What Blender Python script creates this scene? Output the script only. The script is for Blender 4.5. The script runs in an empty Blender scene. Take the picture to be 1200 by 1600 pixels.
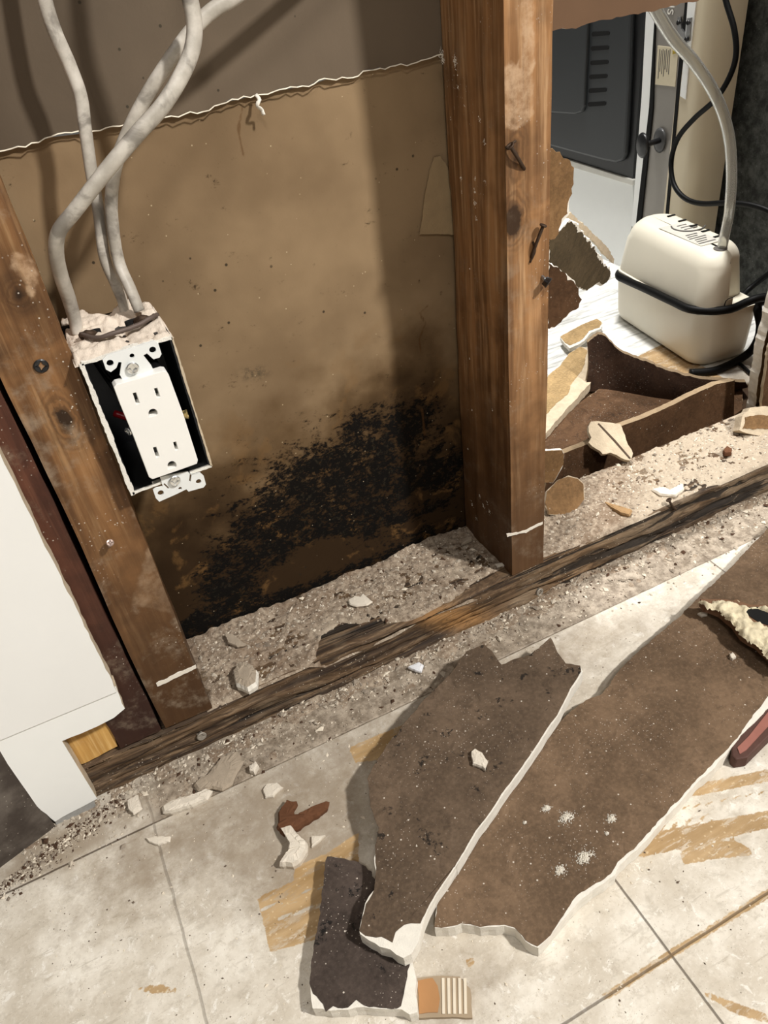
import bpy, bmesh, math, random
import numpy as np
from mathutils import Vector
random.seed(7); rng = np.random.default_rng(7)
S = bpy.context.scene; COL = S.collection

# ------------------------------------------------------------------ camera
CP = np.array([-0.29141, -0.45854, 0.55614]); YAW, PITCH, ROLL, FPX = 0.360958, 0.666161, -0.146227, 1227.233
Fv = np.array([math.sin(YAW)*math.cos(PITCH), math.cos(YAW)*math.cos(PITCH), -math.sin(PITCH)])
R0 = np.array([math.cos(YAW), -math.sin(YAW), 0.0]); U0 = np.cross(R0, Fv)
Rv = math.cos(ROLL)*R0 + math.sin(ROLL)*U0; Uv = -math.sin(ROLL)*R0 + math.cos(ROLL)*U0
cam = bpy.data.cameras.new('camera'); cam.sensor_fit = 'VERTICAL'; cam.sensor_height = 36.0
cam.lens = FPX/1600*36.0; cam.clip_start = 0.01; cam.clip_end = 50
co = bpy.data.objects.new('camera', cam); COL.objects.link(co)
from mathutils import Matrix
co.matrix_world = Matrix(((Rv[0], Uv[0], -Fv[0], CP[0]), (Rv[1], Uv[1], -Fv[1], CP[1]), (Rv[2], Uv[2], -Fv[2], CP[2]), (0, 0, 0, 1)))
S.camera = co

# ------------------------------------------------------------------ light and exposure
S.view_settings.view_transform = 'Standard'; S.view_settings.look = 'None'
S.view_settings.gamma = 1.0; S.view_settings.use_curve_mapping = False; S.view_settings.exposure = 0.12
W = bpy.data.worlds.new('world'); S.world = W; W.use_nodes = True
W.node_tree.nodes['Background'].inputs[0].default_value = (1.0, 0.93, 0.84, 1)
W.node_tree.nodes['Background'].inputs[1].default_value = 0.11
def area(name, loc, target, size, power, col):
    L = bpy.data.lights.new(name, 'AREA'); L.shape = 'DISK'; L.size = size; L.energy = power; L.color = col
    o = bpy.data.objects.new(name, L); COL.objects.link(o); o.location = loc
    o.rotation_euler = (Vector(target)-Vector(loc)).to_track_quat('-Z', 'Y').to_euler(); return o
area('ceiling_lamp_light', (1.0, -1.45, 2.15), (0, 0, 0.2), 0.16, 74, (1.0, 0.975, 0.935))
area('ceiling_lamp_light', (-0.55, -1.5, 2.2), (-0.2, 0, 0.2), 0.35, 13, (1.0, 0.965, 0.92))
area('kitchen_lamp_light', (0.42, 0.68, 2.1), (0.4, 0.35, 0.0), 0.30, 54, (1.0, 0.98, 0.95))

# ------------------------------------------------------------------ helpers
def ray(px, py): return Fv*FPX + Rv*(px-600) - Uv*(py-800)
def UP(px, py, p0, n):
    d = ray(px, py); t = np.dot(np.array(p0)-CP, n)/np.dot(d, n); return CP + d*t
def Uz(px, py, z=0.0): return UP(px, py, (0, 0, z), (0, 0, 1))
def Uy(px, py, y): return UP(px, py, (0, y, 0), (0, 1, 0))
def Ux(px, py, x): return UP(px, py, (x, 0, 0), (1, 0, 0))
def pix(P):
    d = P-CP; z = d@Fv; return 600+FPX*(d@Rv)/z, 800-FPX*(d@Uv)/z

def _h(i, j, k, s):
    n = (i*374761393 + j*668265263 + k*2147483647 + s*1274126177) & 0xffffffff
    n = ((n ^ (n >> 13))*1274126177) & 0xffffffff
    n = ((n ^ (n >> 16))*2246822519) & 0xffffffff
    return ((n ^ (n >> 15)) & 0xffffff)/float(0xffffff)
def vnoise(P, s=0):
    P = np.asarray(P, float); I = np.floor(P).astype(np.int64); F = P-I; F = F*F*(3-2*F); r = 0
    for a in (0, 1):
        for b in (0, 1):
            for c in (0, 1):
                w = (F[..., 0] if a else 1-F[..., 0])*(F[..., 1] if b else 1-F[..., 1])*(F[..., 2] if c else 1-F[..., 2])
                r = r + w*_h(I[..., 0]+a, I[..., 1]+b, I[..., 2]+c, s)
    return r*2-1
def fbm(P, sc, o=4, s=0, g=0.5):
    P = np.asarray(P, float)*np.asarray(sc, float); r = 0; a = 1
    for k in range(o): r = r+a*vnoise(P*2**k+17.3*k, s+k); a *= g
    return r
def sdf(X, Y, poly):
    poly = np.asarray(poly, float)[:, :2]; d = np.full(X.shape, 1e9); ins = np.zeros(X.shape, bool)
    n = len(poly)
    for i in range(n):
        a = poly[i]; b = poly[(i+1) % n]; e = b-a; wx = X-a[0]; wy = Y-a[1]
        t = np.clip((wx*e[0]+wy*e[1])/(e@e+1e-12), 0, 1)
        d = np.minimum(d, np.hypot(wx-e[0]*t, wy-e[1]*t))
        c = ((a[1] > Y) != (b[1] > Y)); xx = (b[0]-a[0])*(Y-a[1])/((b[1]-a[1]) if abs(b[1]-a[1]) > 1e-12 else 1e-12)+a[0]
        ins ^= (c & (X < xx))
    return np.where(ins, -d, d)

def tagp(o, label=None, cat=None, group=None, kind=None):
    if label: o['label'] = label
    if cat: o['category'] = cat
    if group: o['group'] = group
    if kind: o['kind'] = kind
    return o
def empty(name, loc, label, cat, group=None):
    o = bpy.data.objects.new(name, None); COL.objects.link(o); o.location = Vector(loc); o.empty_display_size = 0.02
    return tagp(o, label, cat, group)
def link(name, verts, faces, mat, parent=None, smooth=False, attrs=None, fm=None):
    v = np.asarray(verts, float)
    root = parent
    while root is not None and root.parent is not None: root = root.parent
    if root is not None: v = v-np.array(root.location)
    me = bpy.data.meshes.new(name); me.from_pydata(v.tolist(), [], [list(map(int, f)) for f in faces])
    for m in (mat if isinstance(mat, (list, tuple)) else [mat]): me.materials.append(m)
    if attrs:
        for k, a in attrs.items():
            at = me.attributes.new(k, 'FLOAT', 'POINT'); at.data.foreach_set('value', np.asarray(a, np.float32).ravel())
    if smooth: me.polygons.foreach_set('use_smooth', [True]*len(me.polygons))
    if fm is not None: me.polygons.foreach_set('material_index', fm)
    bm = bmesh.new(); bm.from_mesh(me)
    if not attrs or smooth != 'grid': bmesh.ops.recalc_face_normals(bm, faces=bm.faces)
    bm.to_mesh(me); bm.free(); me.update()
    o = bpy.data.objects.new(name, me); COL.objects.link(o)
    if parent is not None: o.parent = parent
    return o
def bevel(o, w=0.002, seg=2):
    m = o.modifiers.new('bevel', 'BEVEL'); m.width = w; m.segments = seg; m.limit_method = 'ANGLE'; m.angle_limit = 0.6
    return o
def box(name, a, b, mat, parent=None, bev=0):
    (x0, y0, z0), (x1, y1, z1) = a, b
    v = [(x, y, z) for z in (z0, z1) for y in (y0, y1) for x in (x0, x1)]
    f = [(0, 1, 3, 2), (4, 5, 7, 6), (0, 1, 5, 4), (2, 3, 7, 6), (0, 2, 6, 4), (1, 3, 7, 5)]
    o = link(name, v, f, mat, parent)
    if bev: bevel(o, bev)
    return o
def jag_poly(pts, n, amp, step=0.004, straight=(), seed=0):
    """resample an outline that lies on one plane and roughen its torn edges within that plane"""
    P = [np.asarray(p, float) for p in pts]; out = []; r = np.random.default_rng(seed+11); n = np.asarray(n, float)
    for i in range(len(P)):
        a = P[i]; b = P[(i+1) % len(P)]; L = np.linalg.norm(b-a)
        k = max(1, int(L/step)); t = (b-a)/(L+1e-9); s = np.cross(n, t)
        for j in range(k):
            p = a+(b-a)*j/k
            if i not in straight and amp > 0:
                q = (fbm(p[None], 90, 3, seed)[0]*1.0+r.uniform(-.45, .45))*amp
                if j == 0: q *= .4
                p = p+s*q
            elif amp > 0 and j: p = p+s*amp*.06*r.uniform(-1, 1)
            out.append(p)
    return out
def slab(name, pts, n, th, mat, parent=None, amp=0.0, step=0.004, straight=(), seed=0, side=None, warp=0.0, bev=0):
    n = np.asarray(n, float); n = n/np.linalg.norm(n)
    P = jag_poly(pts, n, amp, step, straight, seed) if amp > 0 else [np.asarray(p, float) for p in pts]
    N = len(P); P = np.array(P); r = np.random.default_rng(seed)
    Q = P-n*th
    if amp > 0: Q = Q+r.uniform(-.4, .4, (N, 3))*amp*.5*(np.ones(3)-np.abs(n))
    rings = [P]
    if amp > 0 and th > .004:
        for k in (1, 2):
            M = P+(Q-P)*k/3; M = M+r.uniform(-1, 1, (N, 3))*amp*.35*(np.ones(3)-np.abs(n)); rings.append(M)
    rings.append(Q); V = np.concatenate(rings); K = len(rings)
    F = [list(range(N)), [N*(K-1)+i for i in range(N)][::-1]]
    for k in range(K-1):
        for i in range(N):
            j = (i+1) % N; F.append([k*N+i, k*N+j, (k+1)*N+j, (k+1)*N+i])
    mats = [mat, side] if side else [mat]; fm = [0, 0]+[1 if side else 0]*(len(F)-2)
    o = link(name, V, F, mats, parent, fm=fm)
    if bev: bevel(o, bev)
    return o
def pts_in(poly, px=(0, 0), s=1.0): return [(px[0]+x/s, px[1]+y/s) for x, y in poly]
def cr(P, k=8):
    P = [np.asarray(p, float) for p in P]; P = [2*P[0]-P[1]]+P+[2*P[-1]-P[-2]]; out = []
    for i in range(1, len(P)-2):
        a, b, c, d = P[i-1:i+3]
        for j in range(k):
            t = j/k; out.append(.5*(2*b+(c-a)*t+(2*a-5*b+4*c-d)*t*t+(3*b-a-3*c+d)*t**3))
    out.append(P[-2]); return np.array(out)
def tube(name, P, ra, mat, parent=None, rb=None, k=8, seg=14, twist=0.0, ref=(0, 1, 0), closed=True, inner=None, jit=0.0):
    C = cr(P, k); N = len(C); T = np.gradient(C, axis=0); T /= np.linalg.norm(T, axis=1)[:, None]
    rb = ra if rb is None else rb; V = []; u = np.array(ref, float)
    rr = [ra] if inner is None else [ra, inner]
    frames = []
    for i in range(N):
        u = u-T[i]*(u@T[i]); u /= np.linalg.norm(u); frames.append((u.copy(), np.cross(T[i], u)))
    F = []; base = 0
    for ri, R_ in enumerate(rr):
        for i in range(N):
            u_, w_ = frames[i]; tw = twist*i/N
            for j in range(seg):
                a = 2*math.pi*j/seg; x = R_*math.cos(a); y = (rb/ra*R_)*math.sin(a)
                V.append(C[i]+u_*(y*math.cos(tw)+x*math.sin(tw))+w_*(x*math.cos(tw)-y*math.sin(tw)))
        for i in range(N-1):
            for j in range(seg):
                q = base+i*seg; j2 = (j+1) % seg
                F.append([q+j, q+j2, q+seg+j2, q+seg+j])
        base += N*seg
    if inner is None:
        F.append(list(range(seg))[::-1]); F.append([(N-1)*seg+j for j in range(seg)])
    else:
        M = N*seg
        for e in (0, (N-1)*seg):
            for j in range(seg): F.append([e+j, e+(j+1) % seg, M+e+(j+1) % seg, M+e+j])
    V = np.array(V)
    if jit: V = V+rng.uniform(-jit, jit, V.shape)
    return link(name, V, F, mat, parent, smooth=True)
def grid(name, xs, ys, fn, mat, parent=None, attrs=None, smooth=True, keep=None):
    X, Y = np.meshgrid(xs, ys, indexing='ij'); P = fn(X, Y); V = P.reshape(-1, 3); ny = len(ys)
    I = np.arange(len(xs)*ny).reshape(len(xs), ny)
    F = np.stack([I[:-1, :-1], I[1:, :-1], I[1:, 1:], I[:-1, 1:]], -1).reshape(-1, 4)
    if keep is not None:
        K = keep.reshape(-1); F = F[K[F].all(1)]
        used = np.unique(F); m = -np.ones(len(V), int); m[used] = np.arange(len(used)); V = V[used]; F = m[F]
        attrs = {k: a.reshape(-1)[used] for k, a in (attrs or {}).items()}
    return link(name, V, F, mat, parent, smooth='grid' if smooth else False, attrs=attrs or None)

# ------------------------------------------------------------------ node materials
class NT:
    def __init__(s, name):
        s.m = bpy.data.materials.new(name); s.m.use_nodes = True; s.t = s.m.node_tree; s.n = s.t.nodes
        s.b = s.n['Principled BSDF']; s.tc = s.n.new('ShaderNodeTexCoord').outputs['Object']; s.b.inputs['Specular IOR Level'].default_value = 0.3
    def L(s, a, b): s.t.links.new(a, b)
    def put(s, x, sock):
        if isinstance(x, (int, float)): sock.default_value = x
        elif isinstance(x, tuple): sock.default_value = (*x[:3], 1) if len(sock.default_value) == 4 else x
        else: s.L(x, sock)
    def vec(s, sc, off=(0, 0, 0)):
        m = s.n.new('ShaderNodeMapping'); s.L(s.tc, m.inputs[0]); m.inputs['Scale'].default_value = sc; m.inputs['Location'].default_value = off; return m.outputs[0]
    def noise(s, scale, detail=5, rough=.55, sc=None, dist=0, off=(0, 0, 0)):
        n = s.n.new('ShaderNodeTexNoise'); s.L(s.vec(sc or (1, 1, 1), off), n.inputs['Vector'])
        n.inputs['Scale'].default_value = scale; n.inputs['Detail'].default_value = detail; n.inputs['Roughness'].default_value = rough; n.inputs['Distortion'].default_value = dist
        return n.outputs['Fac']
    def voro(s, scale, sc=None, feat='F1', off=(0, 0, 0), out='Distance'):
        n = s.n.new('ShaderNodeTexVoronoi'); n.feature = feat; s.L(s.vec(sc or (1, 1, 1), off), n.inputs['Vector']); n.inputs['Scale'].default_value = scale; return n.outputs[out]
    def attr(s, name):
        a = s.n.new('ShaderNodeAttribute'); a.attribute_name = name; return a.outputs['Fac']
    def math(s, op, a, b=0.0, c=None):
        n = s.n.new('ShaderNodeMath'); n.operation = op; s.put(a, n.inputs[0]); s.put(b, n.inputs[1])
        if c is not None: s.put(c, n.inputs[2])
        return n.outputs[0]
    def rng(s, x, lo, hi, a=0.0, b=1.0, smooth=True):
        n = s.n.new('ShaderNodeMapRange'); n.interpolation_type = 'SMOOTHSTEP' if smooth else 'LINEAR'
        s.put(x, n.inputs['Value']); n.inputs['From Min'].default_value = lo; n.inputs['From Max'].default_value = hi
        n.inputs['To Min'].default_value = a; n.inputs['To Max'].default_value = b; return n.outputs[0]
    def mix(s, f, a, b):
        n = s.n.new('ShaderNodeMix'); n.data_type = 'RGBA'; s.put(f, n.inputs['Factor']); s.put(a, n.inputs[6]); s.put(b, n.inputs[7]); return n.outputs[2]
    def mul(s, a, b): return s.math('MULTIPLY', a, b)
    def sep(s, i):
        n = s.n.new('ShaderNodeSeparateXYZ'); s.L(s.tc, n.inputs[0]); return n.outputs[i]
    def col(s, x): s.put(x, s.b.inputs['Base Color'])
    def rough(s, x): s.put(x, s.b.inputs['Roughness'])
    def bump(s, h, strength=.3, dist=.001):
        n = s.n.new('ShaderNodeBump'); s.put(h, n.inputs['Height']); n.inputs['Strength'].default_value = strength; n.inputs['Distance'].default_value = dist
        prev = s.b.inputs['Normal'].links
        if prev: s.L(prev[0].from_socket, n.inputs['Normal'])
        s.L(n.outputs[0], s.b.inputs['Normal'])
def srgb(r, g, b):
    f = lambda c: (c/255/12.92) if c/255 <= .04045 else ((c/255+.055)/1.055)**2.4
    return (f(r), f(g), f(b))
def plain(name, c, rough=.6, metal=0.0, var=.15, scale=60, bump=.0, spec=None):
    t = NT(name); n = t.noise(scale, 4); t.col(t.mix(n, tuple(x*(1-var) for x in c), tuple(min(1, x*(1+var)) for x in c)))
    t.rough(rough); t.b.inputs['Metallic'].default_value = metal
    if spec is not None: t.b.inputs['Specular IOR Level'].default_value = spec
    if bump: t.bump(t.noise(scale*6, 4), bump, .0006)
    return t.m
def wood(name, dark, mid, light, axis='z', dust=.35, dirt=.4, wet=.55, grainsc=1.0, attrs=()):
    t = NT(name); A = {'z': (1, 1, .05), 'x': (.05, 1, 1)}[axis]
    g1 = t.noise(75*grainsc, 5, .6, A, .6); g2 = t.noise(260*grainsc, 4, .6, A, .2); big = t.noise(14, 4, .6)
    c = t.mix(t.rng(g1, .32, .68), dark, mid); c = t.mix(t.mul(t.rng(g2, .45, .75), .55), c, light)
    c = t.mix(t.mul(t.rng(big, .5, .72), dirt), c, tuple(x*.35 for x in dark))
    c = t.mix(t.mul(t.rng(t.noise(26, 4, .6, None, .4, (3, 1, 2)), .54, .7), .35), c, tuple(min(1, x*1.25) for x in mid))
    if 'knot' in attrs:
        kn = t.math('ADD', t.attr('knot'), t.mul(t.math('SUBTRACT', t.noise(120, 3), .5), .006))
        ring = t.math('SINE', t.mul(kn, 2200.0))
        c = t.mix(t.mul(t.rng(kn, .012, .0), t.rng(ring, -1, 1, .15, .6)), c, tuple(x*.45 for x in dark))
        c = t.mix(t.rng(kn, .001, -.001), c, tuple(x*.25 for x in dark))
    if 'scar' in attrs:
        sc_ = t.math('ADD', t.attr('scar'), t.mul(t.math('SUBTRACT', t.noise(150, 4), .5), .006))
        c = t.mix(t.mul(t.rng(sc_, .0012, -.0016), t.rng(t.noise(110, 5, .7), .3, .65, .1, .7)), c, srgb(196, 166, 134))
    if 'foot_dark' in attrs:
        dm = t.math('ADD', t.attr('foot_dark'), t.mul(t.math('SUBTRACT', t.noise(40, 5), .5), .9))
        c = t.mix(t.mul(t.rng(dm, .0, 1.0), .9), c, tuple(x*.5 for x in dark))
    sp = t.voro(330); spm = t.mul(t.rng(sp, .2, .12), t.mul(t.rng(t.noise(22, 3, .5, None, 0, (5, 5, 5)), .52, .66), t.rng(t.noise(420, 2), .4, .58)))
    c = t.mix(t.mul(spm, dust*1.6), c, srgb(205, 195, 180))
    fog = t.mul(t.rng(t.noise(40, 6, .7, None, 0, (9, 2, 4)), .52, .75), dust*.7)
    c = t.mix(fog, c, srgb(160, 145, 125)); t.col(c)
    t.rough(t.rng(big, .3, .7, wet, min(1, wet+.25)))
    t.bump(g1, .35, .0012); t.bump(g2, .25, .0006); t.bump(spm, .3, .0008)
    return t.m
def paper(name, c, speck=.6, mould=0.0, stain_dark=.5, attr=False):
    t = NT(name); f = t.noise(320, 5, .65); big = t.noise(16, 5, .6, None, .4); md = t.noise(60, 5, .65, None, .3)
    k = t.mix(t.rng(big, .35, .68), tuple(x*.68 for x in c), tuple(x*1.15 for x in c))
    k = t.mix(t.mul(t.rng(md, .5, .72), stain_dark), k, tuple(x*.42 for x in c))
    k = t.mix(t.mul(t.rng(f, .4, .7), .3), k, tuple(min(1, x*1.7) for x in c))
    k = t.mix(t.mul(t.rng(t.noise(130, 6, .75, None, .4, (2, 5, 1)), .5, .66), .45), k, tuple(x*.5 for x in c)); k = t.mix(t.mul(t.rng(t.noise(45, 6, .7, None, .6, (6, 5, 1)), .54, .68), .4), k, tuple(min(1, x*1.55+.01) for x in c))
    sp = t.voro(420); cl = t.rng(t.noise(18, 4, .6, None, 0, (4, 8, 1)), .42, .68)
    k = t.mix(t.mul(t.mul(t.rng(sp, .17, .1), cl), speck), k, srgb(205, 192, 178))
    sp2 = t.voro(110, None, 'F1', (7, 3, 2)); k = t.mix(t.mul(t.rng(sp2, .085, .05), speck), k, srgb(215, 205, 190))
    if mould:
        m1 = t.mul(t.rng(t.noise(150, 5, .75, None, .2, (1, 1, 1)), .5, .56), t.rng(t.noise(62, 3, .55, None, 0, (2, 6, 1)), .6, .65))
        k = t.mix(t.mul(m1, mould), k, (.012, .011, .01))
    if attr:
        k = t.mix(t.mul(t.rng(t.math('ADD', t.attr('white'), t.mul(t.math('SUBTRACT', t.noise(240, 5, .8), .5), .014)), .0005, -.001), .9), k, srgb(225, 220, 212))
    t.b.inputs['Specular IOR Level'].default_value = .12
    t.col(k); t.rough(.85); t.bump(f, .3, .0006); t.bump(md, .4, .0015)
    return t.m

m_gyp = plain('gypsum', srgb(226, 220, 208), .95, var=.14, scale=180, bump=.6)
m_gypdirty = plain('dirty_gypsum', srgb(188, 172, 148), .95, var=.35, scale=90, bump=.8)
m_black = plain('black_plastic', (.008, .008, .009), .35, var=.1, spec=.5)
m_blackrub = plain('black_rubber', (.004, .004, .004), .5, var=.2, spec=.15)
m_steel = plain('galvanised_steel', (.36, .36, .36), .35, 1.0, .25, 90, .2)
m_rust = plain('rusty_steel', (.07, .045, .03), .6, .6, .4, 300, .6)
m_dark = plain('dark_void', (.006, .006, .006), .9)
m_white = plain('white_nylon', srgb(236, 234, 228), .32, var=.03, scale=40, spec=.5)

# ------------------------------------------------------------------ floor
H, D, XL, SW = 0.0408, 0.087, -0.334, 0.0385
def axis(*segs):
    r = [np.arange(a, b, st) for a, b, st in segs]; return np.concatenate(r+[[segs[-1][1]]])
fx = axis((-2.5, -.62, .2), (-.62, .65, .003), (.65, 2.4, .25)); fy = axis((-2.2, -.46, .2), (-.46, .56, .003), (.56, 2.4, .2))
FX, FY = np.meshgrid(fx, fy, indexing='ij')
def fl(poly): return [Uz(*p)[:2] for p in poly]
tan = np.full(FX.shape, 1.0); cut = np.full(FX.shape, 1.0)
for p in ([(545, 1168), (640, 1128), (720, 1095), (640, 1160), (600, 1186), (555, 1192)],
          [(512, 1333), (462, 1353), (458, 1377), (413, 1397), (402, 1404), (408, 1427), (422, 1488), (500, 1466), (560, 1440), (560, 1300)],
          [(1087, 1225), (1260, 1190), (1260, 1208), (1200, 1221), (1075, 1246)], [(1021, 1300), (1260, 1256), (1260, 1284), (1200, 1294), (992, 1342)],
          [(1060, 1262), (1250, 1225), (1250, 1229), (1060, 1266)], [(1030, 1290), (1110, 1272), (1118, 1274), (1030, 1294)],
          [(1062, 1329), (1075, 1323), (1146, 1312), (1171, 1325), (1175, 1337), (1117, 1342), (1067, 1352)],
          [(930, 1562), (990, 1522), (1045, 1484), (1120, 1440), (1200, 1388), (1260, 1350), (1260, 1362), (1200, 1404), (1048, 1498), (950, 1562)],
          [(1085, 1545), (1110, 1552), (1200, 1585), (1200, 1600), (1150, 1585)], [(205, 1545), (250, 1538), (290, 1548), (240, 1553)],
          [(655, 1530), (680, 1530), (683, 1580), (655, 1582)], [(728, 1498), (742, 1496), (740, 1510), (730, 1512)],
          [(985, 562), (1035, 538), (1130, 590), (1100, 608), (1030, 592)]):
    tan = np.minimum(tan, sdf(FX, FY, fl(p)))
for p in ([(405, 1420), (440, 1407), (445, 1411), (408, 1425)], [(430, 1434), (505, 1410), (505, 1416), (436, 1439)], [(468, 1393), (505, 1383), (505, 1388), (470, 1397)]):
    cut = np.minimum(cut, sdf(FX, FY, fl(p)))
PXm, PYm = pix(np.stack([FX, FY, FX*0], -1).reshape(-1, 3).T.T) if False else (None, None)
band = np.where((FX > -.47) & (FY > -.0495), 1.0, 0.0)*np.clip((FX+.40)/.06, 0, 1)
band = np.where(FY > D+.02, 0, band)
dirty = np.clip(1-np.abs(FY+.075)/.09, 0, 1)*np.clip((FX+.5)/.1, 0, 1)*np.clip((.25-FX)/.3, 0, 1)
dirty = dirty+0.9*np.exp(-(((FX+.27)/.06)**2+((FY+.15)/.05)**2))+.8*np.exp(-(((FX+.22)/.05)**2+((FY+.27)/.03)**2))
dirty = np.maximum(dirty, 1.3*np.exp(-(((FX+.44)/.08)**2+((FY+.03)/.03)**2)))
far = np.clip((FY-.2)/.02, 0, 1)
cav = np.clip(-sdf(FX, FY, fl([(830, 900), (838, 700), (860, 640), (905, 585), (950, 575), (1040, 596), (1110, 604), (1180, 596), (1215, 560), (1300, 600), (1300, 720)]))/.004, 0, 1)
tn = NT('worn_vinyl')
nb = tn.noise(22, 5, .6, None, .3); nf = tn.noise(300, 5, .7)
c = tn.mix(tn.rng(nb, .35, .7), srgb(196, 186, 170), srgb(226, 219, 206))
c = tn.mix(tn.mul(tn.rng(tn.noise(70, 6, .7, (1, 1.6, 1), .4), .5, .68), .45), c, srgb(168, 158, 142))
c = tn.mix(tn.mul(tn.rng(nf, .5, .75), .35), c, srgb(238, 233, 224))
c = tn.mix(tn.mul(tn.rng(tn.noise(130, 7, .8, None, .3, (4, 4, 4)), .5, .66), .5), c, srgb(176, 164, 146)); c = tn.mix(tn.mul(tn.rng(tn.noise(95, 6, .8, None, .6, (9, 1, 4)), .56, .64), .55), c, srgb(240, 236, 228))
c = tn.mix(tn.mul(tn.rng(tn.voro(420, None, 'F1', (2, 2, 2)), .13, .07), .55), c, srgb(120, 104, 84))
dsp = tn.mul(tn.rng(tn.voro(160), .1, .06), tn.rng(tn.noise(30, 3), .5, .6)); c = tn.mix(tn.mul(dsp, .7), c, srgb(80, 68, 55))
streak = tn.rng(tn.noise(240, 3, .6, (.12, 1, 1), .5, (2, 2, 2)), .62, .72); c = tn.mix(tn.mul(streak, .3), c, srgb(150, 138, 120))
dd = tn.math('ADD', tn.attr('dirty'), tn.mul(tn.math('SUBTRACT', tn.noise(45, 6, .7), .5), 1.6))
c = tn.mix(tn.rng(dd, .2, 1.2, 0, .78), c, srgb(134, 118, 98))
tj = tn.math('ADD', tn.attr('tan'), tn.mul(tn.math('SUBTRACT', tn.noise(220, 4, .7), .5), .004))
tm = tn.mul(tn.rng(tj, .0004, -.0004), tn.rng(tn.attr('cut'), -.0002, .0003))
tc_ = tn.mix(tn.rng(tn.noise(90, 4, .6, (.2, 1, 1)), .35, .7), srgb(156, 126, 84), srgb(186, 156, 114))
tc_ = tn.mix(tn.mul(tn.rng(tn.voro(260), .25, .12), .4), tc_, srgb(225, 205, 170))
st2 = tn.rng(tn.noise(170, 5, .75, (.25, 1, 1), .5, (5, 2, 0)), .5, .62); c = tn.mix(tn.mul(tm, tn.rng(st2, 0, 1, .95, .5)), c, tc_)
def seam(ax, pos, w, wob=.0012):
    d = tn.math('ABSOLUTE', tn.math('SUBTRACT', tn.math('ADD', tn.sep(ax), tn.mul(tn.math('SUBTRACT', tn.noise(30, 2), .5), wob)), pos)); return tn.rng(d, w, w*.35)
sx1, sx2, sx3, sy1, sy2 = seam(0, -.086, .0011), seam(0, -.369, .0014, .004), seam(0, .197, .0011), seam(1, -.315, .0012), seam(1, -.0495, .0011)
sm = tn.math('MAXIMUM', tn.math('MAXIMUM', tn.mul(sx1, .9), tn.mul(sx2, .45)), tn.math('MAXIMUM', tn.mul(sy1, .8), tn.math('MAXIMUM', sy2, tn.mul(sx3, .8))))
c = tn.mix(tn.mul(sm, .85), c, srgb(70, 56, 42))
gr = tn.mix(tn.rng(tn.noise(90, 6, .75), .35, .68), srgb(108, 94, 78), srgb(178, 164, 146)); gr = tn.mix(tn.mul(tn.rng(tn.voro(300), .16, .08), .8), gr, srgb(45, 38, 30))
bm_ = tn.math('ADD', tn.attr('band'), tn.mul(tn.math('SUBTRACT', tn.noise(60, 4), .5), .5))
c = tn.mix(tn.rng(bm_, .3, .7, 0, .92), c, gr)
fw = tn.mix(tn.rng(tn.noise(120, 4, .6, (.15, 1, 1), .4), .45, .7), srgb(226, 226, 222), srgb(168, 168, 164))
c = tn.mix(tn.mul(tn.attr('far'), tn.math('SUBTRACT', 1.0, tm)), c, fw)
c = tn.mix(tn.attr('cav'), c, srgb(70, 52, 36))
tn.col(c); tn.rough(tn.rng(nb, .3, .7, .34, .6)); tn.bump(nf, .35, .0006); tn.bump(tn.noise(70, 5, .7), .3, .001); tn.bump(tn.mul(sm, -1.0), .6, .001)
o = grid('floor', fx, fy, lambda X, Y: np.stack([X, Y, X*0], -1), tn.m, attrs=dict(tan=tan, cut=cut, band=band, dirty=dirty, far=far, cav=cav)); tagp(o, kind='structure')

# ------------------------------------------------------------------ the back drywall with its mould
SZ = 0.462
def seamz(X): return SZ + .0*X + .0012*fbm(np.stack([X, X*0, X*0], -1), 40, 3, 5) + .0025*np.exp(-((X+.262)/.02)**2)
t = NT('mouldy_drywall_paper')
f = t.noise(380, 4, .6); big = t.noise(9, 4, .55)
c = t.mix(t.rng(big, .3, .7), srgb(120, 99, 74), srgb(146, 123, 94))
c = t.mix(t.mul(t.rng(t.noise(3.5, 3, .5, None, 0, (2, 0, 1)), .45, .7), .35), c, srgb(152, 134, 106))
st = t.math('ADD', t.attr('stain_dark'), t.mul(t.math('SUBTRACT', t.noise(26, 6, .62), .5), .5))
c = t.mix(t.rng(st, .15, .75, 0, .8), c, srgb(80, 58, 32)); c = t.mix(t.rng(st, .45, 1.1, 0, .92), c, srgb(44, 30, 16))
c = t.mix(t.mul(t.rng(t.noise(30, 5, .6, None, .5, (8, 1, 5)), .56, .66), t.mul(t.attr('stain_dark'), .4)), c, srgb(130, 96, 56))
def near(v, a, b): return t.rng(v, a, b)
md = t.attr('mould')
n1 = t.math('ADD', t.mul(t.noise(210, 6, .82, (1, 1, 1.6), .3, (1, 4, 3)), .85), t.mul(t.noise(55, 5, .7, (1, 1, 1.4), .4, (6, 2, 2)), .75))
thr = t.math('SUBTRACT', t.math('ADD', n1, t.mul(t.math('MINIMUM', md, 1.15), .27)), 1.035)
c = t.mix(t.rng(thr, -.10, .02, 0, .6), c, srgb(48, 34, 20)); c = t.mix(t.rng(thr, .0, .05, 0, .96), c, (.003, .0028, .0026))
gy = t.mul(t.rng(t.noise(260, 4, .7), .55, .7), t.rng(thr, .01, .05)); c = t.mix(t.mul(gy, .55), c, srgb(66, 58, 44))
sp = t.mul(t.rng(t.voro(75, None, 'F1', (3, 2, 9)), .1, .06), t.rng(t.noise(14, 2, .5, None, 0, (1, 7, 3)), .54, .6)); c = t.mix(t.mul(sp, .85), c, (.02, .016, .01))
ws = t.mul(t.rng(t.voro(95, None, 'F1', (9, 4, 1)), .055, .035), .75); c = t.mix(ws, c, srgb(196, 178, 146))
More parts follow.
